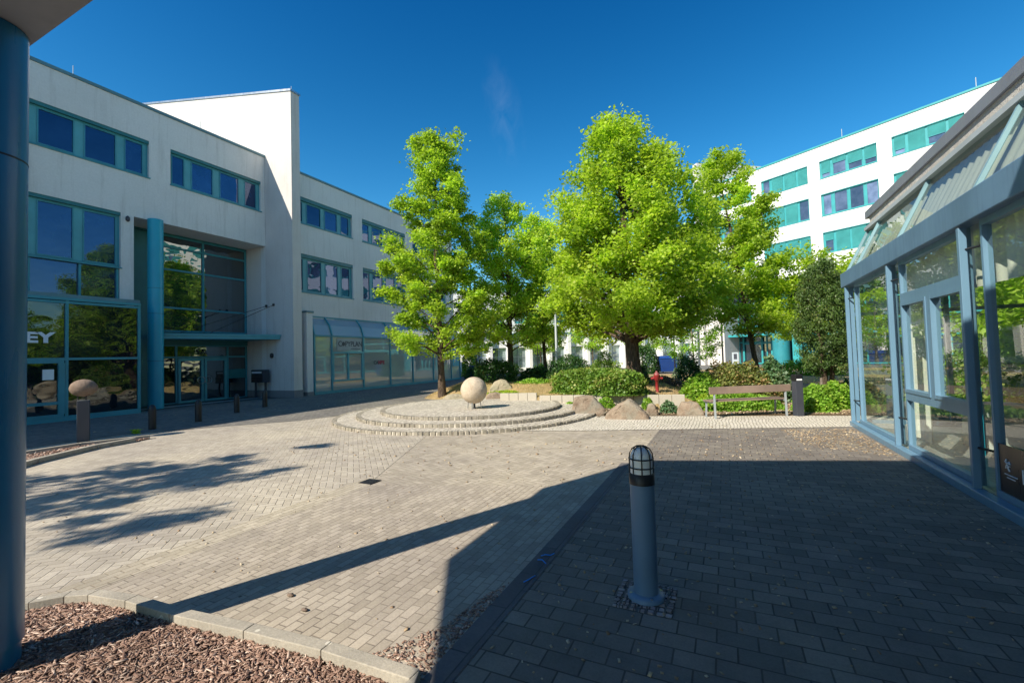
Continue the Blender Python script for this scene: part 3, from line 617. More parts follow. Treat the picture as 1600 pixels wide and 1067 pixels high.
# glazed shop lean-to
fC = frame((-19.4, 0, 0), 0, 1); us = [16.82, 17.98, 20.35, 22.73, 25.03, 27.44, 29.82, 31.1]
grid(fC, 'shopfront', us, [.12, 3.12], 'teal', LB, .09, .12, glass='glassC', z0=0, z1=3.2)
m = MB(); sl0, sl1 = Vector((-19.42, 0, 3.16)), Vector((-19.98, 0, 4.18)); mid = Vector((-19.60, 0, 3.72))
for u in us:
    for a, b in ((sl0, mid), (mid, sl1)): m.bar(a+Vector((0, u, 0)), b+Vector((0, u, 0)), .07, .1)
m.box(-20.02, -19.94, 16.8, 31.1, 4.13, 4.215); m.fbox(fC, 16.78, 31.12, -.14, .03, 0, .09); rf = m.build('sloping_frame', 'teal', LB)
for i in range(len(us)-1):
    g = MB(); A_ = [Vector((p.x-.03, u, p.z)) for p in (sl0, mid, sl1) for u in (us[i], us[i+1])]; g.quad(A_[0], A_[1], A_[3], A_[2]); g.quad(A_[2], A_[3], A_[5], A_[4]); g.build('pane', 'glassC', rf)
m = MB(); m.fbox(fC, 17.98, 20.35, -.10, .012, 2.16, 2.27); m.fbox(fC, 17.98, 20.35, -.10, .012, .62, .72); m.fbox(fC, 19.1, 19.2, -.10, .010, .72, 2.16)
m.fbox(fC, 18.02, 18.1, -.10, .010, .72, 2.16); m.fbox(fC, 20.2, 20.3, -.10, .010, .72, 2.16); m.build('casement', 'teal_panel', LB)
m = MB(); m.box(-24, -19.55, 16.75, 31.0, 0, .04); m.build('shop_floor', 'infloor', LB)
m = MB(); m.box(-24.2, -24, 16.75, 31.0, 0, 4.1); m.box(-24, -19.56, 30.75, 30.79, 0.05, 4.1); m.box(-24, -20.4, 16.75, 30.7, 4.05, 4.15); m.build('shop_inner_wall', 'inwall', LB)
m = MB()
for i in range(2, 7):
    m.fbox(fC, us[i]+.06, us[i+1]-.06, -.17, -.15, .1, 1.15); m.fbox(fC, us[i]+.06, us[i+1]-.06, -.17, -.15, 2.45, 3.05)
m.fbox(fC, us[0]+.06, us[1]-.06, -.17, -.15, .1, 3.0); m.build('frosted_film', 'blind', LB)
m = MB(); rr = random.Random(5)
for i in range(7):
    u = us[i]+.1
    while u < us[i+1]-.2: 
        m.add([(-19.85, u, 3.1), (-19.85+rr.uniform(-.03, .03), u+.12, 3.1), (-20.1, u+.12, 4.05), (-20.1, u, 4.05)], [(0, 1, 2, 3)]); u += .15
m.build('upper_blind', 'blind', LB)
m = MB(); m.fbox(fC, 18.35, 20.2, -.05, -.035, 2.36, 3.02); m.build('sign_plate', 'signgrey', LB)
text('C', 'shop_name', .42, 'darkletter', (-19.4, 0, 0), 0, 1, LB, 2.58, 1, .004, 18.42, -.03)
text('PYPLAN', 'shop_name', .42, 'darkletter', (-19.4, 0, 0), 0, 1, LB, 2.58, .88, .004, 18.93, -.03)
m = MB(); m.add([fC(18.81+.12*math.cos(t), -.028, 2.71+.12*math.sin(t)) for t in np.linspace(0, 2*math.pi, 19)[:-1]], [tuple(range(18))]); m.fbox(fC, 19.35, 20.1, -.03, -.026, 2.42, 2.45); m.build('shop_name', 'darkletter', LB)
text('CA', 'window_lettering', .3, 'darkletter', (-19.4, 0, 0), 0, 1, LB, 1.50, 1, .005, 21.2, -.03)
text('MBE', 'window_lettering', .3, 'redletter', (-19.4, 0, 0), 0, 1, LB, 1.50, 1, .02, 21.6, -.03)
m = MB(); m.fbox(fC, 30.0, 30.95, -.04, -.03, 1.1, 2.9); m.build('window_banner', 'tealcol', LB)
for k, ch in enumerate('TOP'): text(ch, 'window_lettering', .42, 'whiteletter', (-19.4, 0, 0), 0, 1, LB, 2.2-.4*k, 1.2, .01, 30.25, -.02)
m = MB(); m.lathe(-21.33, 9.52, [(.03, 7.55), (.07, 7.6), (.07, 7.72), (.02, 7.78)], 12); m.build('camera_dome', 'anthracite', LB)
m = MB()
for y, z in ((12.4, 12.62), (7.9, 12.62), (2., 12.62)): m.tube([(-21.5, y, z), (-21.5, y, z+.4)], .012, 5)
m.tube([(-19.6, 15.75, 15.6), (-19.6, 15.75, 15.95)], .012, 5); m.build('lightning_rod', 'galv', LB)
mb = thing('mailbox_stand', 'black letterbox unit on two legs against the tower wall by the entrance', 'mailbox', (-21.4, 15.2, 0))
m = MB(); m.box(-21.92, -20.95, 15.02, 15.35, .78, 1.42); m.build('box', 'anthracite', mb, bevel=.02)
m = MB(); m.box(-21.85, -21.1, 15.008, 15.017, 1.25, 1.33); m.build('name_strip', 'whiteletter', mb)
m = MB()
for i in range(4):
    for j in range(3): m.box(-21.86+.21*i, -21.68+.21*i, 15.006, 15.016, .82+.13*j, .925+.13*j)
m.build('flap', 'black', mb)
for x in (-21.8, -21.06): m = MB(); m.box(x-.04, x+.04, 15.16, 15.24, 0, .779); m.build('leg', 'anthracite', mb)
p = PYp = None
m = MB(); m.lathe(-20.9, 15.44, [(.05, 2.0), (.09, 2.05), (.09, 2.2), (.03, 2.26)], 10); m.build('wall_lamp', 'black', LB)

# ------------------------------------------------------------------ right office building
P0 = Vector((8.436, 53.162, 0)); fR = frame(P0, -57.7, -1)
RBd = thing('office_building', 'bright white five-storey office building with turquoise shutters on the right', 'building')
bays = [(4.8+5.72*k-4.65, 4.8+5.72*k) for k in (1, 0, -1, -2, -3, -4, -5)]
rows = [(18.3, 20.05), (14.6, 16.75), (10.95, 12.98)]
hr = [(a, b, c, d) for a, b in bays for c, d in rows]
wall('front_wall', fR, -27, 12.2, 8.9, 21.5, hr, 'white_lit', RBd)
sh = {(0, 0): (1, 1, 1, 0), (0, 1): (0, 1, 1, 1), (0, 2): (1, 1, 1, 1), (1, 0): (.7, .62, .3, .75), (1, 1): (0, 0, 0, 0), (1, 2): (1, 1, 1, .4), (2, 0): (1, .6, 1, .75), (2, 1): (.2, .1, 0, .9), (2, 2): (1, 1, .5, 1)}
rpat = [(.12, .92), (1.2, 2.22), (2.5, 3.5), (3.82, 4.45)]      # u grows to the left of the picture
for i, (a, b) in enumerate(bays):
    for j, (c, d) in enumerate(rows):
        window(fR, a, b, c, d, [(a+p, a+q) for p, q in rpat], RBd, 'turq', 'turq', 'glassR', .14, .12, 'turq', True, sh.get((i-1, j), (1, 1, .5, 1)))
m = MB(); m.fbox(fR, -27.1, 12.2, -14, .08, 21.503, 21.66); m.build('coping', 'turq', RBd)
m = MB(); m.fbox(fR, -27, 12.2, -14, -.36, 21.2, 21.45); m.fbox(fR, -27, 12.2, -14, -.36, 8.6, 8.88); m.fbox(fR, -27, -26.7, -14, -.36, 8.9, 21.2); m.fbox(fR, 11.9, 12.19, -13.9, -.36, 8.9, 21.2); m.fbox(fR, -27, 12.2, -14, -13.7, 0, 21.2); m.build('roof', 'roof', RBd)
m = MB(); m.fbox(fR, 9.9, 12.2, -3.0, -.02, 0, 8.59); m.build('entrance_side_wall', 'white_tower', RBd)
m = MB(); m.fbox(fR, 12.2, 12.8, -14.5, .5, 0, 21.4); L = 14.5
tA = fR(12.2, .5, 0); tB = tA+Vector((math.sin(R(50)), math.cos(R(50)), 0))*14; tn = Vector((-.5, .6, 0))
m.prism([(tA.x, tA.y), (tB.x, tB.y), (tB.x+tn.x, tB.y+tn.y), (tA.x+tn.x, tA.y+tn.y)], 21.7, [24.9, 25.4, 25.4, 24.9]); m.build('tower_wall', 'white_tower', RBd)
fRe = frame(fR(0, -3.0, 0), -57.7, -1)
grid(fRe, 'hall_glazing', [-12, -9, -6, -3, 0, 2.4, 4.9, 6.6, 8.2, 9.9], [.1, 2.6, 4.4, 6.4, 8.5], 'turq', RBd, .14, .15, glass='glassB')
m = MB(); m.fbox(fRe, 4.9, 11.5, .0, 2.2, 3.25, 3.5); m.build('entrance_canopy', 'turq', RBd)
m = MB()
for a, b in ((5.9, 6.1), (7.0, 7.2), (8.1, 8.3), (9.2, 9.4)): m.fbox(fRe, a, b, 0.01, .12, 0, 3.2)
m.fbox(fRe, 5.9, 9.4, .02, .11, 2.35, 2.5); m.build('entrance_frame', 'turq', RBd)
cpt = fR(4.2, -1.4, 0); m = MB(); m.lathe(cpt.x, cpt.y, [(.85, 0), (.85, 8.6)], 24); m.build('round_column', 'turqcol', RBd)
m = MB(); m.fbox(fR, 1.0, 2.6, -2.8, -.4, 0, 3.4); m.fbox(fR, -5, 1.0, -2.8, -.4, 3.0, 3.4); m.build('porch', 'turq', RBd)
m = MB()
for u in (-2.9, 6.5, -12): q = fR(u, -.2, 0); m.tube([(q.x, q.y, 21.66), (q.x, q.y, 22.5)], .03, 5)
m.build('lightning_rod', 'galv', RBd)

# rear white building
E0 = Vector((-2.6, 60.1, 0)); fK = frame(E0, 54.7+180, -1)     # u grows to the left
KB = thing('office_building', 'low white building with pillared ground floor seen behind the trees', 'building')
hk = []; u = 1.4
while u < 29: hk.append((u, u+1.75, .45, 2.75)); u += 2.3
u = 1.5
while u < 28: hk.append((u, u+3.4, 5.6, 7.1)); u += 4.6
wall('front_wall', fK, -.5, 31, 0, 9.2, hk, 'white_lit', KB)
for a, b, c, d in hk:
    if c < 1: o = grid(frame(fK(0, -.2, 0), 54.7+180, -1), 'window', [a, (a+b)/2, b], [c, 1.7, d], 'galv', KB, .05, .08, glass='glassK')
    else: window(fK, a, b, c, d, [(a+.1, a+1.0), (a+1.25, a+2.15), (a+2.4, b-.1)], KB, 'turq', 'turq', 'glassR')
m = MB(); m.fbox(fK, -.5, 31.1, -12, .1, 9.203, 9.35); m.fbox(fK, -.5, 31.05, .0, .35, 4.15, 4.4); m.build('coping', 'coping', KB)
m = MB(); m.fbox(fK, -.5, 31, -12, -.36, 8.9, 9.1); m.fbox(fK, 30.7, 31, -12, -.36, 0, 8.9); m.fbox(fK, -.5, 31, -12, -11.7, 0, 8.9); m.build('roof', 'roof', KB)
m = MB(); u = .9
while u < 30: m.fbox(fK, u-.18, u+.18, .002, .45, 0, 4.145); u += 2.3
m.build('pillar', 'white_lit', KB)

# ------------------------------------------------------------------ glass pavilion on the right
PV = thing('glass_pavilion', 'glass pavilion with blue steel frame and sloping glass eaves at right', 'pavilion')
X0 = 2.5; fP = frame((X0, 0, 0), 0, -1)     # d grows towards the plaza
Y1 = 12.12; bayY = [11.68, 9.13, 6.65, 4.2, 1.75, -.7, -3.2, -5.6]
m = MB(); m.fbox(fP, -5.7, Y1-.15, -.02, .10, 0, .1); m.build('plinth', 'blue', PV, bevel=.01)
m = MB(); m.fbox(fP, -5.7, Y1+.1, -.10, .08, 3.02, 3.33); m.build('eaves_beam', 'beam', PV, bevel=.01)
for i in range(len(bayY)-1):
    b_, a_ = bayY[i]-.24, bayY[i+1]+.24
    if i == 0: b_ = 11.55
    m = MB(); t = .04
    m.fbox(fP, a_-t, a_, -.1, -.02, .1, 3.02); m.fbox(fP, b_, b_+t, -.1, -.02, .1, 3.02); m.fbox(fP, a_, b_, -.1, -.02, .1, .17); m.fbox(fP, a_, b_, -.1, -.02, 2.95, 3.02)
    if i == 1:
        m.fbox(fP, a_, b_, -.1, -.015, 2.36, 2.50); m.fbox(fP, a_, b_, -.1, -.015, .86, .98); mu = (a_+b_)/2; m.fbox(fP, mu-.06, mu+.06, -.1, -.014, .98, 2.36)
        for p_, q_ in ((a_, mu-.06), (mu+.06, b_)):
            m.fbox(fP, p_, p_+.05, -.1, -.003, .98, 2.36); m.fbox(fP, q_-.05, q_, -.1, -.003, .98, 2.36); m.fbox(fP, p_+.05, q_-.05, -.1, -.004, .98, 1.03); m.fbox(fP, p_+.05, q_-.05, -.1, -.004, 2.31, 2.36)
    fo = m.build('window_frame', 'blue', PV)
    g = MB(); g.quad(fP(a_, -.06, .15), fP(b_, -.06, .15), fP(b_, -.06, 2.97), fP(a_, -.06, 2.97)); g.build('pane', 'glassP', fo)
    g = MB(); g.quad(fP(a_-.41, -.07, .1), fP(a_-t, -.07, .1), fP(a_-t, -.07, 3.02), fP(a_-.41, -.07, 3.02)); g.build('side_light', 'glassP', fo)
for i, y in enumerate(bayY):
    m = MB(); y2 = y+.06 if i else 11.95
    m.fbox(fP, y2-.03, y2+.03, .0, .07, .1, 3.0); o = m.build('post', 'blue', PV, bevel=.006)
    m = MB()
    for z in (.55, 2.75): m = MB(); m.tube([fP(y2, .02, z), fP(y2-.2, -.04, z)], .014, 6); m.build('bracket', 'black', o)
# sloping glazing
s0, s1 = Vector((2.52, 0, 3.34)), Vector((2.94, 0, 4.22)); ribs = [Y1-.02, 11.3, 8.89, 6.5, 4.1, 1.7, -.7, -3.1, -5.6]
m = MB()
for y in ribs: m = MB(); m.bar(s0+Vector((0, y, 0)), s1+Vector((0, y, 0)), .05, .05); m.build('sloping_rib', 'ribpaint', PV)
g = MB(); g.quad(s0+Vector((.02, -5.6, 0)), s0+Vector((.02, Y1, 0)), s1+Vector((.02, Y1, 0)), s1+Vector((.02, -5.6, 0))); g.build('sloping_pane', 'glassS', PV)
m = MB(); m.box(2.88, 3.02, -5.6, Y1+.02, 4.22, 4.29); m.build('flashing', 'galv', PV)
m = MB(); m.box(2.97, 3.2, -5.6, Y1-.03, 4.293, 4.5); m.build('concrete_frieze', 'concfrieze', PV)
m = MB(); m.box(2.93, 8.2, -5.7, Y1+.12, 4.503, 4.66); m.build('roof_fascia', 'fascia', PV)
# end wall and interior
fQ = frame((0, Y1-.1, 0), 90, -1)
o = grid(fQ, 'end_glazing', [2.55, 4.1, 5.6, 7.2], [.1, 2.4, 3.0], 'blue', PV, .07, .08, glass='glassP')
m = MB(); m.box(2.60, 7.2, -5.6, Y1-.25, .0, .05); m.build('floor', 'infloor', PV)
m = MB(); m.box(7.2, 7.4, -5.6, Y1, 0, 4.5); m.box(3.25, 7.2, -5.6, Y1-.1, 4.2, 4.4); m.box(2.6, 7.2, -5.8, -5.61, 0, 4.4); m.build('inner_wall', 'inwall', PV)
m = MB(); m.box(4.9, 5.05, 6.0, 10.2, .05, 4.1); m.build('partition', 'inwall', PV)
m = MB()
for y in (11.2, 9.0, 6.3, 4.0): m.box(3.28, 3.40, y-.06, y+.06, .05, 4.19)
m.build('inner_column', 'tealcol', PV)
m = MB(); ys = np.arange(-5, 11.95, .035); vs = []; rr = np.random.default_rng(9); ph = np.cumsum(rr.uniform(.5, 1.7, len(ys)))
prof_ = [(3.06, 4.19), (2.93, 3.9), (2.79, 3.6), (2.70, 3.31), (2.69, 2.98), (2.69, 2.35)]
for i, y in enumerate(ys):
    w_ = .02*math.sin(ph[i]); vs += [(x+w_, y+.01*math.sin(ph[i]*.5), z) for x, z in prof_]
fs = []; k = len(prof_)
for i in range(len(ys)-1):
    for j in range(k-1):
        if j >= 3 and ys[i] > 9.35: continue
        fs.append((i*k+j, (i+1)*k+j, (i+1)*k+j+1, i*k+j+1))
m.add(vs, fs, True)
for a_, b_ in ((9.4, 10.05), (5.0, 5.7), (2.2, 3.6)):
    yy = np.arange(a_, b_, .03); vs = []
    for i, y in enumerate(yy): w_ = .03*math.sin(i*.9+.3*math.sin(i)); vs += [(2.95+w_, y, 3.28), (2.95+w_, y, .12)]
    m.add(vs, [(2*i, 2*i+2, 2*i+3, 2*i+1) for i in range(len(yy)-1)], True)
m.build('curtain', 'blind', PV)
m = MB(); m.box(3.5, 4.1, 9.4, 9.9, .05, .75); m.box(3.5, 4.4, 6.2, 7.4, .70, .75)
for x, y in ((3.55, 6.25), (4.35, 6.25), (3.55, 7.35), (4.35, 7.35)): m.box(x-.02, x+.02, y-.02, y+.02, .05, .7)
m.build('furniture', 'inwall', PV)
m = MB(); m.fbox(fP, 4.45, 6.40, -.045, -.035, .17, .66); sg = m.build('sign_film', 'signbrown', PV)
for u0, s_, z in ((5.93, 'Li', .36),): text('Lichtblick', 'sign_lettering', .20, 'whiteletter', (X0, 6.0, 0), 180, 1, PV, .34, .8, .0, 0, -.03)
em = MB()
for (a, b) in (((0, 0), (.04, .07)), ((.04, .07), (.09, .10)), ((.04, .07), (-.01, .10)), ((.04, .03), (.10, .04)), ((.04, .07), (.06, .0)), ((.0, .10), (.03, .13)), ((.06, .0), (.09, -.03)), ((.07, .10), (.11, .07))):
    em.bar(fP(6.27-a[0]*.7, -.03, .43+a[1]*.7), fP(6.27-b[0]*.7, -.03, .43+b[1]*.7), .010, .010)
em.fbox(fP, 6.08, 6.30, -.034, -.028, .365, .373); em.fbox(fP, 6.12, 6.26, -.034, -.028, .335, .343); em.build('sign_emblem', 'letter', PV)

# ------------------------------------------------------------------ porch overhead; its upper block is unseen and shaped for its shadow
OB = thing('entrance_porch', 'grey concrete porch overhead with round blue column at the left edge', 'porch')
XL = -4.18; YF = 1.22; SZ = 3.75
plan = [(XL, YF), (XL, -.96), (-2.2, -4.4), (-2.2, -12), (2.3, -12), (2.3, YF)]
m = MB(); m.prism(plan[::-1], SZ, SZ+.3); m.build('soffit_slab', 'fascia', OB)
top = [6.6+.344*(x-XL) if y < 0 else 5.48+.344*(x-XL) for x, y in plan[::-1]]  # sloping top shaped so its shadow edge crosses the slabs
m = MB(); m.prism(plan[::-1], SZ+.303, top); m.build('shadow_caster_body', 'white', OB)  # unseen mass added above the soffit to cast the foreground shadow
CX, CY = -3.88, 1.03
m = MB(); m.lathe(CX, CY, [(.178, .14), (.178, SZ-.005)], 40); bc = m.build('round_column', 'bluecol', OB)
m = MB(); m.lathe(CX, CY, [(.165, .0), (.165, .139)], 40); m.build('column_foot', 'bluecol', bc)
m = MB(); m.lathe(CX, CY, [(.1785, 2.95), (.1805, 2.955), (.1785, 2.962)], 40); m.build('column_joint', 'black', bc)

# ------------------------------------------------------------------ round stepped platform and stone ball
PC = (-7.22, 12.0)
pl = thing('stepped_platform', 'round three-step platform paved with granite setts under the stone ball', 'platform')
for i, (rad, z) in enumerate(((3.92, .075), (3.34, .155), (2.72, .235))):
    cx, cy = PC[0]+.03*i, PC[1]+.05*i; m = MB(); n = 120; rr = random.Random(i)
    ring = lambda r_, zz: [(cx+r_*math.cos(2*math.pi*k/n), cy+r_*math.sin(2*math.pi*k/n), zz) for k in range(n)]
    A0, A1 = ring(rad, 0 if i == 0 else z-.081), ring(rad, z)
    m.add(A0+A1, [(k, (k+1) % n, n+(k+1) % n, n+k) for k in range(n)]+[tuple(range(n, 2*n))]); m.build('step', 'cobbleS', pl)
    m = MB(); k = 0; a_ = 0.0                      # edge stones, one by one inside one mesh
    while a_ < 2*math.pi-.02:
        da = .13/rad*rr.uniform(.8, 1.2); o1 = rr.uniform(-.008, .012); zz = z+rr.uniform(.0, .012); r0, r1 = rad-.11, rad+.012+o1
        P_ = [(cx+q*math.cos(t), cy+q*math.sin(t)) for q, t in ((r0, a_), (r1, a_+.004), (r1, a_+da-.008), (r0, a_+da-.006))]
        m.prism(P_, z-.077, zz); a_ += da
    m.build('edge_stones', 'edge', pl)
SX, SY = -6.62, 11.32
def ico(name, c, r, sub, mat, parent, disp=0, seed=0, sc=(1, 1, 1), smooth=True, freq=1.0, flat=0, rot=0):
    import bmesh
    from mathutils import noise as N
    bm = bmesh.new(); bmesh.ops.create_icosphere(bm, subdivisions=sub, radius=1); off = Vector((seed*13.7, seed*7.1, seed*3.3))
    for v in bm.verts:
        p = v.co.copy(); d = N.fractal(p*freq+off, .9, 2.1, 4)*disp; 
        if flat: # faceted boulder
            q = N.cell_vector(p*1.3+off)-Vector((.5, .5, .5)); d += max(-.1, min(.14, N.noise(p*1.6+off)*flat))
        p = p*(1+d); p = Vector((p.x*sc[0], p.y*sc[1], p.z*sc[2]))*r
        if rot: p = Matrix.Rotation(rot, 3, 'Z') @ p
        v.co = p
    me = bpy.data.meshes.new(name); bm.to_mesh(me); bm.free(); me.materials.append(MT[mat])
    if smooth: me.polygons.foreach_set('use_smooth', [True]*len(me.polygons))
    o = bpy.data.objects.new(name, me); col.objects.link(o); o.location = c
    if parent is not None:
        o.parent = parent
        if 'abs' in parent: o.location = Vector(c)-Vector(parent.location)
    return o
bl = thing('stone_ball', 'large tan stone ball raised on thin steel legs on the round platform', 'sculpture', (SX, SY, .235))
ico('ball', (SX, SY, .235+.15+.38), .385, 5, 'sphere', bl, .012, 3, freq=3)
for a_ in (.6, 2.0, 3.4, 4.9): m = MB(); m.tube([(SX+.2*math.cos(a_), SY+.2*math.sin(a_), .235), (SX+.17*math.cos(a_), SY+.17*math.sin(a_), .5)], .014, 8); m.build('leg', 'steel', bl)
m = MB(); m.lathe(SX, SY, [(.05, .238), (.03, .3), (.03, .45)], 10); m.build('stem', 'black', bl)
ep = Vector((-13.5, 5.17, 0)); eg_ = thing('stone_egg_pillar', 'square dark pillar carrying a brown stone egg before the left shop window', 'sculpture', ep)
m = MB(); q = [(ep.x+.15*math.cos(t), ep.y+.15*math.sin(t)) for t in (R(20), R(110), R(200), R(290))]; m.prism(q, 0, .98); m.build('pillar', 'anthracite', eg_, bevel=.01)
m = MB(); m.prism([(ep.x+(x-ep.x)*.98, ep.y+(y-ep.y)*.98) for x, y in q], .983, .995); m.build('top_plate', 'steel', eg_)
for a_ in (.2, 2.3, 4.4): m = MB(); m.tube([(ep.x+.08*math.cos(a_), ep.y+.08*math.sin(a_), .99), (ep.x+.1*math.cos(a_), ep.y+.1*math.sin(a_), 1.1)], .012, 6); m.build('pin', 'black', eg_)
ico('egg', (ep.x, ep.y, 1.27), .2, 4, 'egg', eg_, .03, 5, (1.24, 1.24, 1), freq=2)

# ------------------------------------------------------------------ bollards
for i, ((x, y), lb) in enumerate(zip(((238, 671), (310, 659), (370, 645), (414, 636)), ('nearest short black round-topped bollard, beside the shop window corner', 'short black bollard in front of the glass double door', 'short black bollard right of the glass double door', 'farthest short black bollard, under the letterboxes'))):
    p = G(x, y)
    if i == 0:
        b0 = thing('bollard', lb, 'bollard', p, 'short black bollards before the entrance'); del b0['abs']
        m = MB(); m.lathe(0, 0, [(.09, .012), (.09, .50), (.086, .56), (.072, .62), (.05, .66), (.025, .68), (.003, .685)], 20); s1_ = m.build('shaft', 'black', b0)
        m = MB(); m.lathe(0, 0, [(.13, .0), (.13, .011)], 20); s2_ = m.build('base_ring', 'anthracite', b0)
    else:
        b1 = b0.copy(); b1.location = p; b1['label'] = lb; col.objects.link(b1)
        for c0 in (s1_, s2_): c2 = c0.copy(); c2.parent = b1; col.objects.link(c2)
p = G(1010, 934); LBx, LBy = p.x, p.y
lb = thing('bollard_lamp', 'grey-blue bollard lamp with caged frosted glass dome standing in the shade', 'lamp', (LBx, LBy, 0)); 
m = MB(); m.lathe(LBx, LBy, [(.082, .02), (.082, .80)], 32); m.build('post', 'blue' if 0 else 'beam', lb)
m = MB(); m.lathe(LBx, LBy, [(.125, .012), (.125, .035), (.11, .045), (.084, .05)], 32); m.build('base_flange', 'beam', lb)
m = MB()
for k in range(4): a_ = k*math.pi/2+.5; m.lathe(LBx+.107*math.cos(a_), LBy+.107*math.sin(a_), [(.009, .036), (.009, .049)], 6, False)
m.build('bolts', 'steel', lb)
m = MB(); m.lathe(LBx, LBy, [(.086, .79), (.086, .86), (.078, .865)], 32); m.build('collar', 'black', lb)
m = MB(); m.lathe(LBx, LBy, [(.076, .862), (.076, .96), (.072, .99), (.057, 1.02), (.032, 1.037), (.002, 1.043)], 32); m.build('lamp_glass', 'lampglass', lb)
m = MB()
for k in range(8):
    a_ = k*math.pi/4+.2; m.tube([(LBx+r_*math.cos(a_), LBy+r_*math.sin(a_), z) for r_, z in ((.081, .86), (.081, .965), (.076, 1.0), (.06, 1.03), (.033, 1.048), (.0, 1.052))], .0045, 5)
for z in (.905, .965): m.tube([(LBx+.083*math.cos(t), LBy+.083*math.sin(t), z) for t in np.linspace(0, 2*math.pi, 33)], .005, 5)
m.build('cage', 'black', lb)
sq = [G(958, 948, .01), G(972, 918, .01), G(1052, 922, .01), G(1049, 956, .01)]
sq = [(LBx-.2, LBy-.2), (LBx+.2, LBy-.2), (LBx+.2, LBy+.2), (LBx-.2, LBy+.2)]
m = MB(); rr = random.Random(2)
for i in range(7):
    for j in range(7):
        x, y = LBx-.2+.057*i, LBy-.2+.057*j; a_, b_, c, d = [rr.uniform(0, .008) for _ in range(4)]
        m.prism([(x+a_, y+b_), (x+.05-c, y+d), (x+.05-a_, y+.05-c), (x+b_, y+.05-d)], .0, .008+rr.uniform(0, .006))
o = m.build('stone_setts', 'mosaic', lb)
p = G(1248, 650); p2 = thing('ashtray_post', 'slim square dark grey post with a pale slot beside the bench', 'post', (p.x, p.y, 0)); fr = frame((p.x, p.y, 0), 64, 1)
m = MB(); m.fbox(fr, -.09, .09, -.09, .09, .0, .88); m.build('post', 'anthracite', p2, bevel=.006)
m = MB(); m.fbox(fr, -.092, .092, -.092, .092, .883, 1.05); m.build('head', 'black', p2, bevel=.006)
m = MB(); m.fbox(fr, -.07, .07, .093, .096, .90, .94); m.build('slot_label', 'whiteletter', p2)

# bench
ba, bb = G(1114, 655), G(1233, 649); t = (bb-ba).normalized(); baz = math.degrees(math.atan2(t.x, t.y)); L = (bb-ba).length
be = thing('park_bench', 'wooden bench with grey steel legs on the edge of the granite strip', 'bench', (ba.x, ba.y, 0)); fr = frame(ba, baz, 1)
m = MB(); m.fbox(fr, -.08, L+.06, -.0, .035, .62, .80); m.build('backrest', 'wood', be, bevel=.006)
m = MB()
for k in range(3): m.fbox(fr, -.02, L+.0, -.14-.13*k, -.03-.13*k, .42, .455)
m.build('seat', 'wood', be, bevel=.005)
for u in (.06, L-.08):
    m = MB(); m.bar(fr(u-.0, .02, 0), fr(u, .0, .62), .05, .05); m.build('leg', 'benchleg', be)
    m = MB(); m.bar(fr(u, -.40, 0), fr(u, -.36, .42), .045, .045); m.bar(fr(u, -.44, .40), fr(u, .0, .40), .04, .04); m.build('leg', 'benchleg', be)

# ------------------------------------------------------------------ retaining wall, boulders, bed terrain
def blockwall(a, b, z0, z1, name, label, seg=.5, th=.12):
    a = Vector((a[0], a[1], 0)); b = Vector((b[0], b[1], 0)); L = (b-a).length; k = max(1, round(L/seg)); tt = (b-a)/L; az = math.degrees(math.atan2(tt.x, tt.y)); fr = frame(a, az, 1); m = MB(); rr = random.Random(4)
    for i in range(k): m.fbox(fr, L*i/k+.006, L*(i+1)/k-.006, -th, rr.uniform(0, .008), z0, z1+rr.uniform(0, .01))
    return tag(m.build(name, 'wallblock', None, bevel=.008), label, 'wall')
W0, W1, W2 = (-5.56, 13.74), (-1.13, 14.5), (-.98, 15.5)
blockwall((-6.95, 13.62), (-5.7, 13.86), .0, .47, 'retaining_wall', 'short higher pale block wall behind the stepped platform', .36)
blockwall(W0, W1, -.05, .40, 'retaining_wall', 'long low pale concrete block wall behind the boulders', .36)
P1 = [(-6.9, 13.75), (-5.6, 13.85), W1, (-.4, 16.2), (-1.2, 21), (-5, 24.5), (-10.5, 24.5), (-13.2, 18.6), (-11.8, 15.9), (-9.6, 15.0), (-8, 14.6)]
def terr(x, y):
    n = len(P1); P = np.array(P1); ins = inpoly(x, y, P1); dn = np.full(len(x), 99.); dw = np.full(len(x), 99.)
    for i in range(n):
        a_, b_ = P[i], P[(i+1) % n]; ab = b_-a_; tt = np.clip(((x-a_[0])*ab[0]+(y-a_[1])*ab[1])/(ab@ab), 0, 1); d = np.hypot(x-a_[0]-tt*ab[0], y-a_[1]-tt*ab[1])
        if i in (0, 1): dw = np.minimum(dw, d)
        else: dn = np.minimum(dn, d)
    z = np.minimum(.335+.22*np.clip(dw/3, 0, 1), .0+dn*.35); return np.where(ins, z, -.04)
gx, gy = np.meshgrid(np.linspace(-14, .2, 143), np.linspace(13.4, 25.2, 119)); X_, Y_ = gx.ravel(), gy.ravel(); Z_ = terr(X_, Y_)+rng.normal(0, .012, len(X_))*(terr(X_, Y_) > .02)
me = bpy.data.meshes.new('planting_bed'); nx, ny = 143, 119
me.from_pydata(np.stack([X_, Y_, Z_], 1).tolist(), [], [(j*nx+i, j*nx+i+1, (j+1)*nx+i+1, (j+1)*nx+i) for j in range(ny-1) for i in range(nx-1)]); me.polygons.foreach_set('use_smooth', [True]*len(me.polygons)); me.materials.append(MT['drygrass'])
o = bpy.data.objects.new('planting_bed', me); col.objects.link(o); struct(o)
def tz(x, y): return float(max(0, terr(np.array([x]), np.array([y]))[0]))
sheet('shrub_bed', [(-5.4, 12.4), (-4.2, 11.95), (2.83, 13.65), (4.5, 14.2), (4.5, 17.2), (-.5, 17.2), (-1.2, 14.6), (-5.5, 13.8)], .004, 'earth')
gp = lambda *L: [(G(x, y).x, G(x, y).y) for x, y in L]
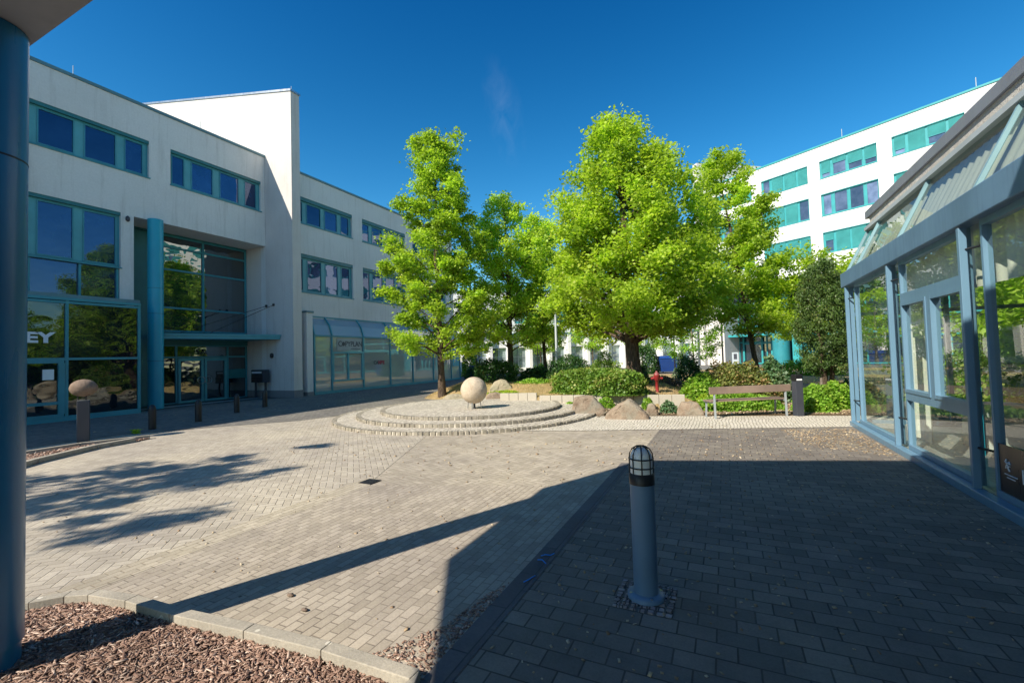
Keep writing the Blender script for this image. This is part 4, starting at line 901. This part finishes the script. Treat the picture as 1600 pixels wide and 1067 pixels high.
sheet('dry_lawn', [(-14.5, 27), (1, 27), (8, 25), (30, 30), (30, 36), (9, 34), (0, 39), (-9, 36), (-20, 36)], -.02, 'drygrass')
sheet('dry_lawn_far', [(-8, 44), (4, 46), (16, 44), (30, 42), (30, 38.5), (12, 40), (0, 42)], -.02, 'drygrass')
def boulder(px, py, w, h, d, seed, mat, label, prof=None, rot=0, zb=None):
    """angular boulder: hull of scattered points, softly broken up; prof = outline (x 0..1, z 0..1) of its front"""
    import bmesh
    from mathutils import noise as N
    rs = np.random.default_rng(seed); zb = zb or 0; p = G(px, py, zb); bm = bmesh.new()
    prof = prof or [(0, 0), (.02, .5), (.2, .9), (.55, 1), (.85, .8), (1, .35), (1, 0)]
    for x, z in prof:
        for y in (rs.uniform(-.5, -.32)*(1-.35*z), rs.uniform(.3, .5)*(1-.3*z)): bm.verts.new(((x-.5)*w, y*d, z*h-.03))
        if .1 < x < .9: bm.verts.new(((x-.5)*w, rs.uniform(-.1, .1)*d, z*h*1.03))
    r = bmesh.ops.convex_hull(bm, input=bm.verts); bmesh.ops.delete(bm, geom=[g for g in r['geom_interior'] if isinstance(g, bmesh.types.BMVert)], context='VERTS')
    bmesh.ops.bevel(bm, geom=bm.edges[:]+bm.verts[:], offset=.035*min(w, h)/.5, segments=2, affect='EDGES', profile=.6)
    bmesh.ops.triangulate(bm, faces=bm.faces[:])
    for _ in range(3):
        L = [e for e in bm.edges if e.calc_length() > .05]
        if L: bmesh.ops.subdivide_edges(bm, edges=L, cuts=1, use_grid_fill=False); bmesh.ops.triangulate(bm, faces=[f for f in bm.faces if len(f.verts) > 3])
    bm.normal_update()
    for v in bm.verts:
        q = v.co*5+Vector((seed*3.1, 0, 0)); k = N.fractal(q, .8, 2.0, 5); c = N.noise(v.co*2.3+Vector((seed, 0, 0)))
        v.co += v.normal*(k*.016+c*.02+(-.012 if N.noise(v.co*9+Vector((0, seed, 0))) > .3 else 0))
    me = bpy.data.meshes.new('boulder'); bm.to_mesh(me); bm.free(); me.materials.append(MT[mat])
    try: me.set_sharp_from_angle(angle=R(38))
    except Exception: pass
    o = bpy.data.objects.new('boulder', me); col.objects.link(o); az = math.atan2(p.x, p.y); o.location = (p.x+math.sin(az)*d*.42, p.y+math.cos(az)*d*.42, zb); o.rotation_euler = (0, 0, -az+rot)
    return tag(o, label, 'boulder')
boulder(921, 650, .92, .54, .6, 11, 'rock', 'blocky brown boulder at the left end of the boulder row', [(.06, 0), (0, .45), (.06, .97), (.35, 1), (.62, .97), (.8, .55), (1, .35), (.93, 0)])
boulder(980, 656, 1.12, .52, .6, 4, 'rock', 'wedge-shaped brown boulder with a pointed top in the boulder row', [(0, 0), (.02, .32), (.3, .7), (.55, 1), (.62, .97), (.85, .5), (1, .12), (.98, 0)])
boulder(1019, 649, .30, .33, .3, 6, 'rock', 'small brown boulder between the pointed one and the bench')
boulder(1079, 650, .66, .38, .45, 9, 'rock', 'rounded brown boulder beside the left bench leg', [(0, 0), (.0, .5), (.18, .92), (.5, 1), (.8, .85), (.95, .4), (1, 0)])
boulder(783, 613, .95, .50, .8, 12, 'rock2', 'large rounded tan boulder behind the stone ball', [(0, 0), (.05, .4), (.25, .8), (.5, 1), (.75, .85), (.95, .4), (1, 0)], 0, .33)
boulder(773, 624, .62, .24, .5, 15, 'rock', 'flat brown stone between stone ball and block wall', None, 0, .22)
boulder(712, 627, .95, .26, .6, 18, 'rock2', 'low flat tan stone left of the stone ball', None, 0, .16)
boulder(1003, 652, .2, .12, .2, 21, 'rock2', 'little pale stone in front of the small brown boulder')

# ------------------------------------------------------------------ foliage
def leaves(name, P, size, mat, parent, vals, tilt=.55, asp=.8, loc=None):
    n = len(P); a_, b_, c = rot_frames(n, tilt); s = (size*rng.uniform(.65, 1.25, n)/2)[:, None]
    V = np.stack([P-a_*s, P-a_*s*.1+b_*s*asp+c*s*.2, P+a_*s, P-a_*s*.1-b_*s*asp+c*s*.2], 1)
    return np_mesh(name, V, 4, mat, parent, vals)
def tree(name, label, px, py, zb, H_, cz0, rad, n_br, n_leaf, leaf_s, mat, seed, prof, trunk_r, lean=(0, 0), droop=0, group='trees on the plaza', bmat='bark', sig=.17, pos=None, extra=(), elev=(28, 62), topn=None):
    rs = np.random.default_rng(seed); p = Vector(pos) if pos else G(px, py, zb); base = np.array([p.x, p.y, zb-.05])
    t = thing(name, label, 'tree', (p.x, p.y, zb-.05), group)
    ts = np.linspace(0, 1, 12); wob = np.cumsum(rs.normal(0, .035, (12, 2)), 0)*ts[:, None]
    tp = np.stack([base[0]+lean[0]*ts+wob[:, 0], base[1]+lean[1]*ts+wob[:, 1], base[2]+(H_*.97)*ts], 1)
    tr = trunk_r*(1-ts*.93)**.8; tr[0] *= 1.35
    m = MB(); m.tube([tuple(q) for q in tp], list(tr), 10); m.build('trunk', bmat, t)
    at = lambda z: np.array([np.interp(z, tp[:, 2], tp[:, 0]), np.interp(z, tp[:, 2], tp[:, 1]), z])
    bm_ = MB(); clumps = []
    for i in range(n_br):
        f = (i+rs.uniform(0, 1))/n_br; f = f**.85; ztip = base[2]+cz0+(H_-cz0)*f; az = i*2.399963+rs.uniform(-.5, .5); 
        Lr = rad*prof(f)*rs.choice([.62, .8, .95, 1.0, 1.12]); el = R(elev[0]+(elev[1]-elev[0])*f+rs.uniform(-8, 8))
        z0 = max(base[2]+cz0*.75, ztip-Lr*math.tan(el)*.8); a0 = at(z0); d = np.array([math.cos(az), math.sin(az), 0])
        pts = [a0]; nseg = 5
        for k in range(1, nseg+1):
            q = k/nseg; pts.append(a0+d*Lr*q+np.array([rs.normal(0, .05*Lr*.3), rs.normal(0, .05*Lr*.3), (ztip-z0)*q**.8-droop*Lr*q*q*.35]))
        r0 = max(.012, trunk_r*.36*(1-f)**.7*(.5+.5*Lr/rad)); bm_.tube([tuple(q) for q in pts], [r0*(1-.85*k/nseg) for k in range(nseg+1)], 5)
        pa = np.array(pts); ntw = max(3, int(Lr/.20))
        for k in range(ntw):
            q = rs.uniform(.22, 1.0)**.75 if k else 1.0; j = min(int(q*nseg), nseg-1); c0 = pa[j]+(pa[j+1]-pa[j])*(q*nseg-j)
            ta = az+rs.uniform(-1.5, 1.5); tl = rs.uniform(.2, .62)*(.55+.6*(1-q))*min(1.4, .5+Lr*.45)
            c1 = c0+np.array([math.cos(ta)*tl, math.sin(ta)*tl, rs.uniform(-.15, .45)*tl-droop*.25*tl]); clumps.append((c1, q))
            if k % 2 == 0: bm_.tube([tuple(c0), tuple(c1)], [r0*.25+.004, .003], 3, cap=False)
    for k in range(topn or 6): clumps.append((at(base[2]+H_*.97)+rs.normal(0, .12, 3)+np.array([0, 0, -.12*k]), 1))
    for ex in extra: clumps += [(np.array(ex[:3])+rs.normal(0, ex[3], 3), 1) for _ in range(int(ex[4]))]
    bm_.build('branches', bmat, t)
    C = np.array([c for c, q in clumps]); wts = rs.uniform(.4, 1.6, len(C)); wts /= wts.sum(); idx = rs.choice(len(C), n_leaf, p=wts)
    sg = rs.uniform(.7, 1.35, len(C))[idx][:, None]*sig
    P = C[idx]+rs.normal(0, 1, (n_leaf, 3))*sg*np.array([1, 1, .72]); v = np.clip(rs.uniform(0, 1, len(C))[idx]*.6+rs.uniform(0, .4, n_leaf), 0, 1)
    leaves('crown', P, leaf_s, mat, t, v); return t
cone = lambda f: (1.0-.93*f)**.75*min(1, .55+f*3.2)
oval = lambda f: max(.12, math.sin(math.pi*min(1, (f*.82+.16)))**.75)
spire = lambda f: (.16+.84*(1-f)**.9)*min(1, .6+f*2.5)
T = tree
T('sweetgum_tree', 'slender pointed green tree standing left of the stone ball', 691, 619, .12, 11.5, 2.0, 2.75, 78, 62000, .12, 'leafM', 21, lambda f: (.23+.77*(1-f)**1.15)*min(1, .62+f*2.6) if f < .8 else .26, .15, (-.2, 0), sig=.15)
T('sweetgum_tree', 'smaller rounded green tree between the pointed tree and the big tree', 799, 603, .3, 9.2, 2.1, 2.2, 60, 36000, .125, 'leafM3', 5, oval, .15)
T('sweetgum_tree', 'biggest broad-crowned green tree behind the low hedge', 992, 604, .5, 9.9, 2.1, 3.4, 118, 108000, .12, 'leafM2', 33, lambda f: max(.10, (1-f)**.55*min(1, .75+f*1.5)*1.03), .27, (-.35, .2), sig=.2)
T('sweetgum_tree', 'leafy green tree with pale stem crowding behind the left side of the big tree', 868, 590, .2, 8.7, 2.2, 1.7, 52, 24000, .125, 'leafM3', 8, oval, .1, pos=(-8.3, 21.5, .2))
T('sweetgum_tree', 'tall loose green tree right of the big tree, before the office entrance', 1170, 575, .0, 11.6, 2.6, 2.9, 64, 46000, .135, 'leafM2', 14, lambda f: (.2+.8*(1-f)**.9)*min(1, .5+f*2.2), .13, (-1.5, 0), pos=(1.5, 24.6, 0), sig=.19)
T('honey_locust_tree', 'thin feathery yellow-green tree between the loose tree and the dark yew', 1235, 580, .0, 6.3, 2.6, 2.7, 34, 13000, .12, 'leafY', 17, lambda f: (1-.8*f)**.6, .09, droop=.5, pos=(3.9, 24.0, 0), sig=.16, elev=(10, 35), bmat='barkg')
T('young_tree', 'small yellow-green tree with thin stem behind the blue bin pole at left', 745, 590, .0, 4.6, 2.2, 1.5, 16, 5200, .13, 'leafG', 27, oval, .06, pos=(-19.6, 34.5, 0), elev=(10, 35))
T('young_tree', 'slim young tree with pale stem before the white building, left of the lamp post', 855, 580, .0, 4.8, 2.3, 1.6, 16, 4200, .12, 'leafY', 28, oval, .05, pos=(-14.8, 36.5, 0), elev=(10, 35), bmat='barkg')
T('young_tree', 'slim young tree with grey stem right of the big trunk near the blue bin', 1078, 590, .0, 5.0, 1.3, 1.5, 20, 6500, .12, 'leafG', 29, oval, .06, pos=(-1.6, 27.5, 0), elev=(20, 50), bmat='barkg')
T('young_tree', 'dark slim tree standing in front of the turquoise column', 1222, 580, .0, 5.4, 2.2, 1.6, 18, 7000, .13, 'leafY', 30, oval, .06, pos=(5.2, 38.5, 0), elev=(10, 35))

def bush(name, label, c, sx, sy, sz, n, ls, mat, seed, shape='ell', tilt=.8, group=None, lump=.12, core=True, cat='shrub', rot=0, stem=True):
    rs = np.random.default_rng(seed); t = thing(name, label, cat, (c[0], c[1], c[2]), group)
    from mathutils import noise as N
    u = rs.normal(0, 1, (n, 3)); u /= np.linalg.norm(u, axis=1)[:, None]; u[:, 2] = np.abs(u[:, 2])*1.0-.12
    if shape == 'box':
        k = (np.abs(u)**4).sum(1)**.25; u = u/k[:, None]
    nz = np.array([N.noise(Vector((q[0]*2.2+seed, q[1]*2.2, q[2]*2.2))) for q in u])+.5*np.array([N.noise(Vector((q[0]*5+seed, q[1]*5, q[2]*5))) for q in u])
    r_ = (1+nz*lump*1.6)*(1-np.abs(rs.normal(0, .09, n))-.25*rs.uniform(0, 1, n)**3); P = u*r_[:, None]*np.array([sx, sy, sz])
    cr2, sr2 = math.cos(rot), math.sin(rot); P = np.stack([P[:, 0]*cr2-P[:, 1]*sr2, P[:, 0]*sr2+P[:, 1]*cr2, np.maximum(P[:, 2], .01)], 1)+np.array(c)
    v = np.clip(.5+nz*.6+rs.uniform(-.45, .45, n), 0, 1)
    leaves('foliage', P, ls, mat, t, v, tilt)
    if stem:
        m = MB()
        for k in range(9):
            a_ = k*.7; m.tube([(c[0]+.08*sx*math.cos(a_), c[1]+.08*sy*math.sin(a_), c[2]-.03), (c[0]+.62*sx*math.cos(a_), c[1]+.62*sy*math.sin(a_), c[2]+sz*.72)], [.014, .005], 4)
        m.build('stems', 'bark', t)
    return t
def at_(px, py, z): p = G(px, py, z); return p
# front hedge
hc = (G(918, 619, .4)); 
bush('hedge', 'wide rounded leafy hedge above the low block wall', (hc.x+.05, hc.y+1.05, tz(hc.x, hc.y+1.05)+.03), 1.66, .75, .80, 15000, .085, 'leafH', 41, 'box', rot=R(-17), cat='hedge', lump=.07)
bush('dome_shrub', 'clipped dark green dome shrub behind the wide hedge', (-6.1, 18.7, .5), 1.15, 1.0, 1.42, 10000, .06, 'leafD', 42, lump=.04)
bush('round_shrub', 'little clipped yellow-green round shrub right of the dome shrub', (-4.75, 19.4, .5), .35, .35, 1.35, 3200, .05, 'leafG', 43, 'box', lump=.04)
bush('hedge', 'dark green hedge behind the tan boulder', (-9.7, 18.6, .4), 1.0, .9, 1.15, 7000, .085, 'leafD', 44, 'box', rot=.3, cat='hedge')
bush('hedge', 'lower dark green hedge between tan boulder hedge and dome shrub', (-8.2, 20.2, .4), 1.1, .8, .95, 5500, .085, 'leafD', 45, cat='hedge')
bush('ground_cover_shrub', 'low bright green plants beside the tan boulder', (-7.3, 17.4, .4), .95, .6, .45, 3000, .075, 'leafG', 46, stem=False)
bush('moss_patch_shrub', 'low yellow-green cushion in front of the tan boulder', (-7.5, 15.2, .3), .8, .3, .18, 1500, .05, 'leafY', 47, stem=False)
bush('dry_shrub', 'dry brown lavender clump behind the red hydrant', (-2.3, 18.6, .4), .9, .6, .42, 4200, .06, 'lav', 48, tilt=1.3)
bush('large_shrub', 'large bushy olive green shrub behind the bench', (.35, 16.6, 0), 1.35, .9, 1.5, 12000, .085, 'leafO', 49, lump=.16)
bush('large_shrub', 'blue-green leafy shrub right of the olive shrub behind the bench', (1.35, 17.0, 0), .7, .6, 1.6, 5000, .10, 'leafB', 50, lump=.2)
bush('large_shrub', 'bright green shrub left of the olive shrub behind the bench', (-.75, 16.1, 0), .75, .6, 1.05, 5500, .085, 'leafG', 51, lump=.18)
bush('low_shrub', 'low leafy green shrub under and behind the bench seat', (.3, 14.35, 0), 1.35, .45, .55, 6500, .08, 'leafG', 52, rot=R(20))
bush('low_shrub', 'light green shrub right of the slim dark post', (2.15, 14.5, 0), .55, .5, .82, 4500, .08, 'leafG', 53)
bush('low_shrub', 'bushy green shrub at the foot of the yew', (2.75, 15.2, 0), .5, .45, .85, 3200, .08, 'leafG', 54)
bush('small_plant', 'small light green plant between the pointed and the small brown boulder', (G(1012, 640).x, G(1012, 640).y, 0), .2, .2, .42, 500, .07, 'leafG', 55, stem=False)
bush('small_plant', 'small green plant left of the rounded boulder by the bench', (G(1045, 645).x, G(1045, 645).y, 0), .26, .2, .38, 700, .07, 'leafB', 56, stem=False)
bush('small_plant', 'yellow-green tuft beside the steps at the blocky boulder', (G(888, 640).x, G(888, 640).y+.3, 0), .25, .2, .25, 500, .06, 'leafG', 57, stem=False)
bush('small_plant', 'yellow-green leaves right of the rounded boulder by the bench', (G(1100, 640).x, G(1100, 640).y+.2, 0), .25, .25, .5, 800, .07, 'leafY', 58, stem=False)
bush('small_plant', 'leafy sprig growing behind the pointed boulder', (G(955, 632).x+.1, G(955, 632).y-1.2, 0), .3, .2, .42, 500, .07, 'leafG', 61, stem=False)
bush('ivy_shrub', 'dark ivy mass climbing by the pillar left of the blue bin', (-6.2, 38.6, 0), 1.2, .8, 2.3, 5000, .14, 'leafD', 59, 'box')
bush('hedge', 'bright green upright hedge at the far corner of the shopfront', (-22.2, 37.2, 0), .6, .8, 2.5, 3500, .14, 'leafG', 60, 'box', cat='hedge')
bush('hedge', 'long dark hedge along the back of the glass pavilion', (9.5, 18.2, 0), 4.5, 1.0, 1.9, 9000, .14, 'leafH', 71, 'box', cat='hedge')
bush('low_shrub', 'dark low shrub at the end of the glazed shopfront', (-19.0, 32.3, 0), .7, .7, 1.1, 2500, .1, 'leafD', 62)
bush('dark_shrub', 'blue-green upright shrub in front of the young tree by the blue bin', (-1.7, 24.6, 0), .75, .7, 1.8, 4500, .1, 'leafB', 63, lump=.2)
bush('low_shrub', 'bright green low hedge in front of the office entrance', (4.6, 34, 0), 2.4, .8, 1.1, 4500, .12, 'leafG', 64)
bush('dark_shrub', 'dark shrub beneath the yew beside the glass pavilion', (3.6, 16.9, 0), .7, .6, .8, 2500, .08, 'leafD', 65)
bush('bush', 'small green bush growing against the big trunk', (-2.85, 17.2, .5), .35, .3, .85, 1600, .08, 'leafB', 66, lump=.25)
# yew
def yew():
    p = (2.62, 15.4, 0); t = thing('yew_tree', 'dark narrow evergreen tree beside the glass pavilion', 'tree', p); rs = np.random.default_rng(70)
    m = MB()
    for a_ in (0, 1.9, 4.0): m.tube([(p[0]+.05*math.cos(a_), p[1]+.05*math.sin(a_), -.03), (p[0]+.12*math.cos(a_), p[1]+.12*math.sin(a_), 1.0), (p[0]+.3*math.cos(a_), p[1]+.3*math.sin(a_), 2.6)], [.09, .06, .02], 7)
    m.build('trunk', 'bark', t); C = []
    for k in range(620):
        f = rs.uniform(0, 1); z = 1.0+3.05*f; r_ = (.74*(1-max(0, f-.35)**2*1.5))*(.6+.4*min(1, f*4)); a_ = rs.uniform(0, 6.28); q = rs.uniform(.45, 1.06)
        C.append((p[0]+r_*q*math.cos(a_), p[1]+r_*q*math.sin(a_), z+.12*math.sin(a_*3)))
    C = np.array(C); idx = rs.integers(0, len(C), 34000); P = C[idx]+rs.normal(0, .06, (34000, 3))
    leaves('crown', P, .065, 'leafT', t, np.clip(rs.uniform(0, 1, len(C))[idx]*.6+rs.uniform(0, .4, 34000), 0, 1), 1.0, .45)
yew()
# tree outside the frame at the left whose shadow falls on the paving
T('roadside_tree', 'bushy tree out at the left whose branchy shadow falls across the paving', 0, 0, 0, 8.9, 1.8, 2.5, 34, 19000, .12, 'leafM', 90, lambda f: (.3+.7*math.sin(math.pi*min(1, f*.8+.15)))*(1.4 if int(f*30) % 4 == 0 else .7), .14, pos=(-12.2, -4.6, 0), sig=.11, group='trees on the plaza', elev=(30, 75))
for i, (x, y, hh, rr_, lb_) in enumerate(((10.5, 21, 8.5, 3.6, 'broad tree behind the glass pavilion, nearest the office block'), (17, 16, 8, 3.6, 'broad tree well right of the glass pavilion'), (9.3, 15.6, 5.6, 2.6, 'low broad tree close behind the glass pavilion'), (15, 25, 8.5, 3.6, 'far broad tree behind the glass pavilion'), (13, 9, 6, 3.0, 'low tree beside the back wall of the glass pavilion'))):
    T('park_tree', lb_, 0, 0, 0, hh, .8, rr_, 46, 20000, .2, 'leafM', 100+i, oval, .15, pos=(x, y, 0), sig=.28, group='trees behind the glass pavilion')
# dry grass tufts on the bed
def tufts(name, poly, n, mat, h, label, zf):
    P = np.array(poly); lo, hi = P.min(0), P.max(0); x = rng.uniform(lo[0], hi[0], n*2); y = rng.uniform(lo[1], hi[1], n*2); k = inpoly(x, y, poly); x, y = x[k][:n], y[k][:n]; n = len(x); z = zf(x, y)
    a_ = rng.uniform(0, 6.28, n); hh = h*rng.uniform(.4, 1.3, n); lx = rng.normal(0, .35, n)*hh; ly = rng.normal(0, .35, n)*hh; w_ = .006
    V = np.stack([np.stack([x-w_*np.cos(a_), y-w_*np.sin(a_), z], 1), np.stack([x+w_*np.cos(a_), y+w_*np.sin(a_), z], 1), np.stack([x+lx, y+ly, z+hh], 1)], 1)
    return tag(np_mesh(name, V, 3, mat, vals=rng.uniform(0, 1, n)), label, 'grass', kind='stuff')
MT['straw'] = leaf('dry_straw', (.42, .30, .14), (.58, .43, .22), (.48, .40, .18), .2, .9)
tufts('dry_grass', P1, 30000, 'straw', .07, 'short dry grass covering the raised planting bed', terr)

# ------------------------------------------------------------------ small things behind
lp_ = thing('street_lamp', 'slim grey street lamp post rising in front of the dome shrub', 'lamp', (-7.0, 19.6, .3)); LX, LY = -7.0, 19.6
m = MB(); m.tube([(LX, LY, .2), (LX, LY, 3.75)], [.07, .05], 12); m.build('pole', 'galv', lp_)
m = MB(); m.lathe(LX, LY, [(.05, 3.72), (.22, 3.8), (.24, 3.88), (.12, 3.98), (.02, 4.0)], 18); m.build('lamp_head', 'anthracite', lp_)
p = G(1027, 612, .42); hy = thing('hydrant', 'red fire hydrant with two side outlets behind the low wall', 'hydrant', (p.x, p.y, .4)); x, y = p.x, p.y
m = MB(); m.lathe(x, y, [(.075, .38), (.055, .42), (.05, .78), (.09, .8), (.09, .93), (.105, .95), (.105, .97)], 16); m.build('body', 'red', hy)
m = MB(); m.lathe(x, y, [(.09, .973), (.075, 1.03), (.035, 1.06), (.03, 1.10)], 16); m.build('cap', 'redcap', hy)
for s in (-1, 1): m = MB(); m.tube([(x+s*.08, y+s*.03, 0.87), (x+s*.17, y+s*.07, .85)], [.045, .04], 10); m.build('outlet', 'red', hy)
p = Vector((-4.3, 39.2, 0)); bn = thing('blue_container', 'blue recycling container standing before the white building', 'container', p); fr = frame(p, 64, 1)
m = MB(); m.hexa([fr(-.65, .45, .12), fr(.65, .45, .12), fr(.65, -.45, .12), fr(-.65, -.45, .12), fr(-.78, .55, 1.2), fr(.78, .55, 1.2), fr(.78, -.55, 1.2), fr(-.78, -.55, 1.2)]); m.build('body', 'binblue', bn, bevel=.03)
m = MB(); m.hexa([fr(-.8, .58, 1.21), fr(.8, .58, 1.21), fr(.8, -.58, 1.21), fr(-.8, -.58, 1.21), fr(-.7, .2, 1.42), fr(.7, .2, 1.42), fr(.7, -.5, 1.42), fr(-.7, -.5, 1.42)]); m.build('lid', 'binblue', bn)
m = MB(); m.add([fr(-.2, .515, .85), fr(.2, .515, .85), fr(0, .49, .55)], [(0, 1, 2)]); m.build('emblem', 'letter', bn)
for q in (-.55, .55): m = MB(); c = fr(q, .4, .07); m.tube([fr(q, .36, .07), fr(q, .44, .07)], .07, 12); m.build('wheel', 'black', bn)
for i, (mt, x, y, lab) in enumerate((('binblue', -19.9, 33.9, 'blue litter bin beside the dark pole by the shopfront'), ('yellow', -19.35, 34.6, 'yellow bin next to the blue litter bin'))):
    b_ = thing('litter_bin', lab, 'bin', (x, y, 0)); m = MB(); m.prism([(x-.22, y-.2), (x+.22, y-.2), (x+.25, y+.2), (x-.25, y+.2)], .15, .95); m.build('body', mt, b_, bevel=.03)
    m = MB(); m.prism([(x-.25, y-.23), (x+.25, y-.23), (x+.27, y+.23), (x-.27, y+.23)], .953, 1.04); m.build('lid', mt, b_, bevel=.02)
pp = G(745, 589); po = thing('sign_pole', 'dark slim pole behind the stone ball', 'pole', (pp.x, pp.y, 0)); m = MB(); m.tube([(pp.x, pp.y, 0), (pp.x, pp.y, 3.4)], .055, 10); m.build('pole', 'black', po); m = MB(); m.lathe(pp.x, pp.y, [(.16, 3.4), (.2, 3.5), (.05, 3.7)], 12); m.build('lamp_head', 'black', po)
for i, (x, y, hgt) in enumerate(((-2.9, 30.5, 3.2), (-.1, 31.5, 3.5))):
    po = thing('lamp_post', ('dark slim lamp post right of the blue container', 'dark slim lamp post left of the entrance wall')[i], 'lamp', (x, y, 0)); m = MB(); m.tube([(x, y, 0), (x, y, hgt)], .05, 10); m.build('pole', 'black', po)
    m = MB(); m.lathe(x, y, [(.12, hgt), (.14, hgt+.3), (.03, hgt+.4)], 12); m.build('lamp_head', 'black', po)
ps = thing('parking_machine', 'pale narrow ticket machine by the entrance side wall', 'machine', (1.0, 51.5, 0)); m = MB(); m.box(.7, 1.3, 51.2, 51.7, 0, 1.5); m.build('body', 'galv', ps); m = MB(); m.box(.85, 1.15, 51.18, 51.199, .8, 1.35); m.build('screen', 'anthracite', ps)

# moss, weeds and litter
for i, (x, y, w_, lab) in enumerate(((-20.5, 41.5, 2.2, 'left end of the greenery'), (-15.5, 42.8, 2.4, 'left middle of the greenery'), (-10.8, 44, 2.0, 'right middle of the greenery'))):
    bush('hedge', 'loose green hedge before the low white building, '+lab, (x, y, 0), w_, .8, 1.3+.2*(i % 2), 3000, .13, 'leafH' if i != 1 else 'leafG', 120+i, lump=.22, cat='hedge', group='hedges before the low white building')
for i, (x, y, hh, lab) in enumerate(((-17.5, 44, 6.2, 'leftmost'), (-12.2, 45, 6.8, 'middle'), (-7.6, 47, 6.0, 'rightmost'))):
    T('street_tree', lab+' of the three thin trees close before the low white building', 0, 0, 0, hh, 2.2, 2.0, 24, 7000, .17, 'leafM3' if i % 2 else 'leafM', 130+i, oval, .08, pos=(x, y, 0), sig=.24, group='thin trees before the low white building', elev=(15, 50))
p = G(212, 677, .01); P_ = np.stack([p.x+rng.normal(0, .06, 200), p.y+rng.normal(0, .04, 200), .008+rng.uniform(0, .1, 200)], 1)
tag(leaves('weed', P_, .04, 'leafY', None, rng.uniform(0, 1, 200), .9), 'yellowish weed tuft at the tip of the far narrow bed', 'weed', kind='stuff')
chips('garden_litter', [(-4.2, 12.2), (2.9, 14.0), (3.2, 16.5), (-1, 16.5), (-1.2, 14.2), (-5.4, 13.5)], 5000, 'fleck', .02, .07, .6, .008, .03, .4, label='dry leaves and twigs littering the soil behind boulders and bench', cat='leaf litter')
chips('plaza_leaves', [(-9, 6), (-1.6, 5.8), (2.2, 9.5), (2.2, 12.6), (-3, 10), (-8, 9)], 260, 'fleck', .015, .05, .7, .012, .02, .3, label='scattered small dry leaves on the sunlit middle of the plaza', cat='leaf litter')
jl = [(-20, 5.5), (-14.5, 5.5), (-13, 16), (-17, 31), (-19.6, 31)]
chips('shade_litter', jl, 500, 'fleck', .02, .06, .6, .012, .02, .3, label='sparse litter on the shaded walkway before the left building', cat='leaf litter')
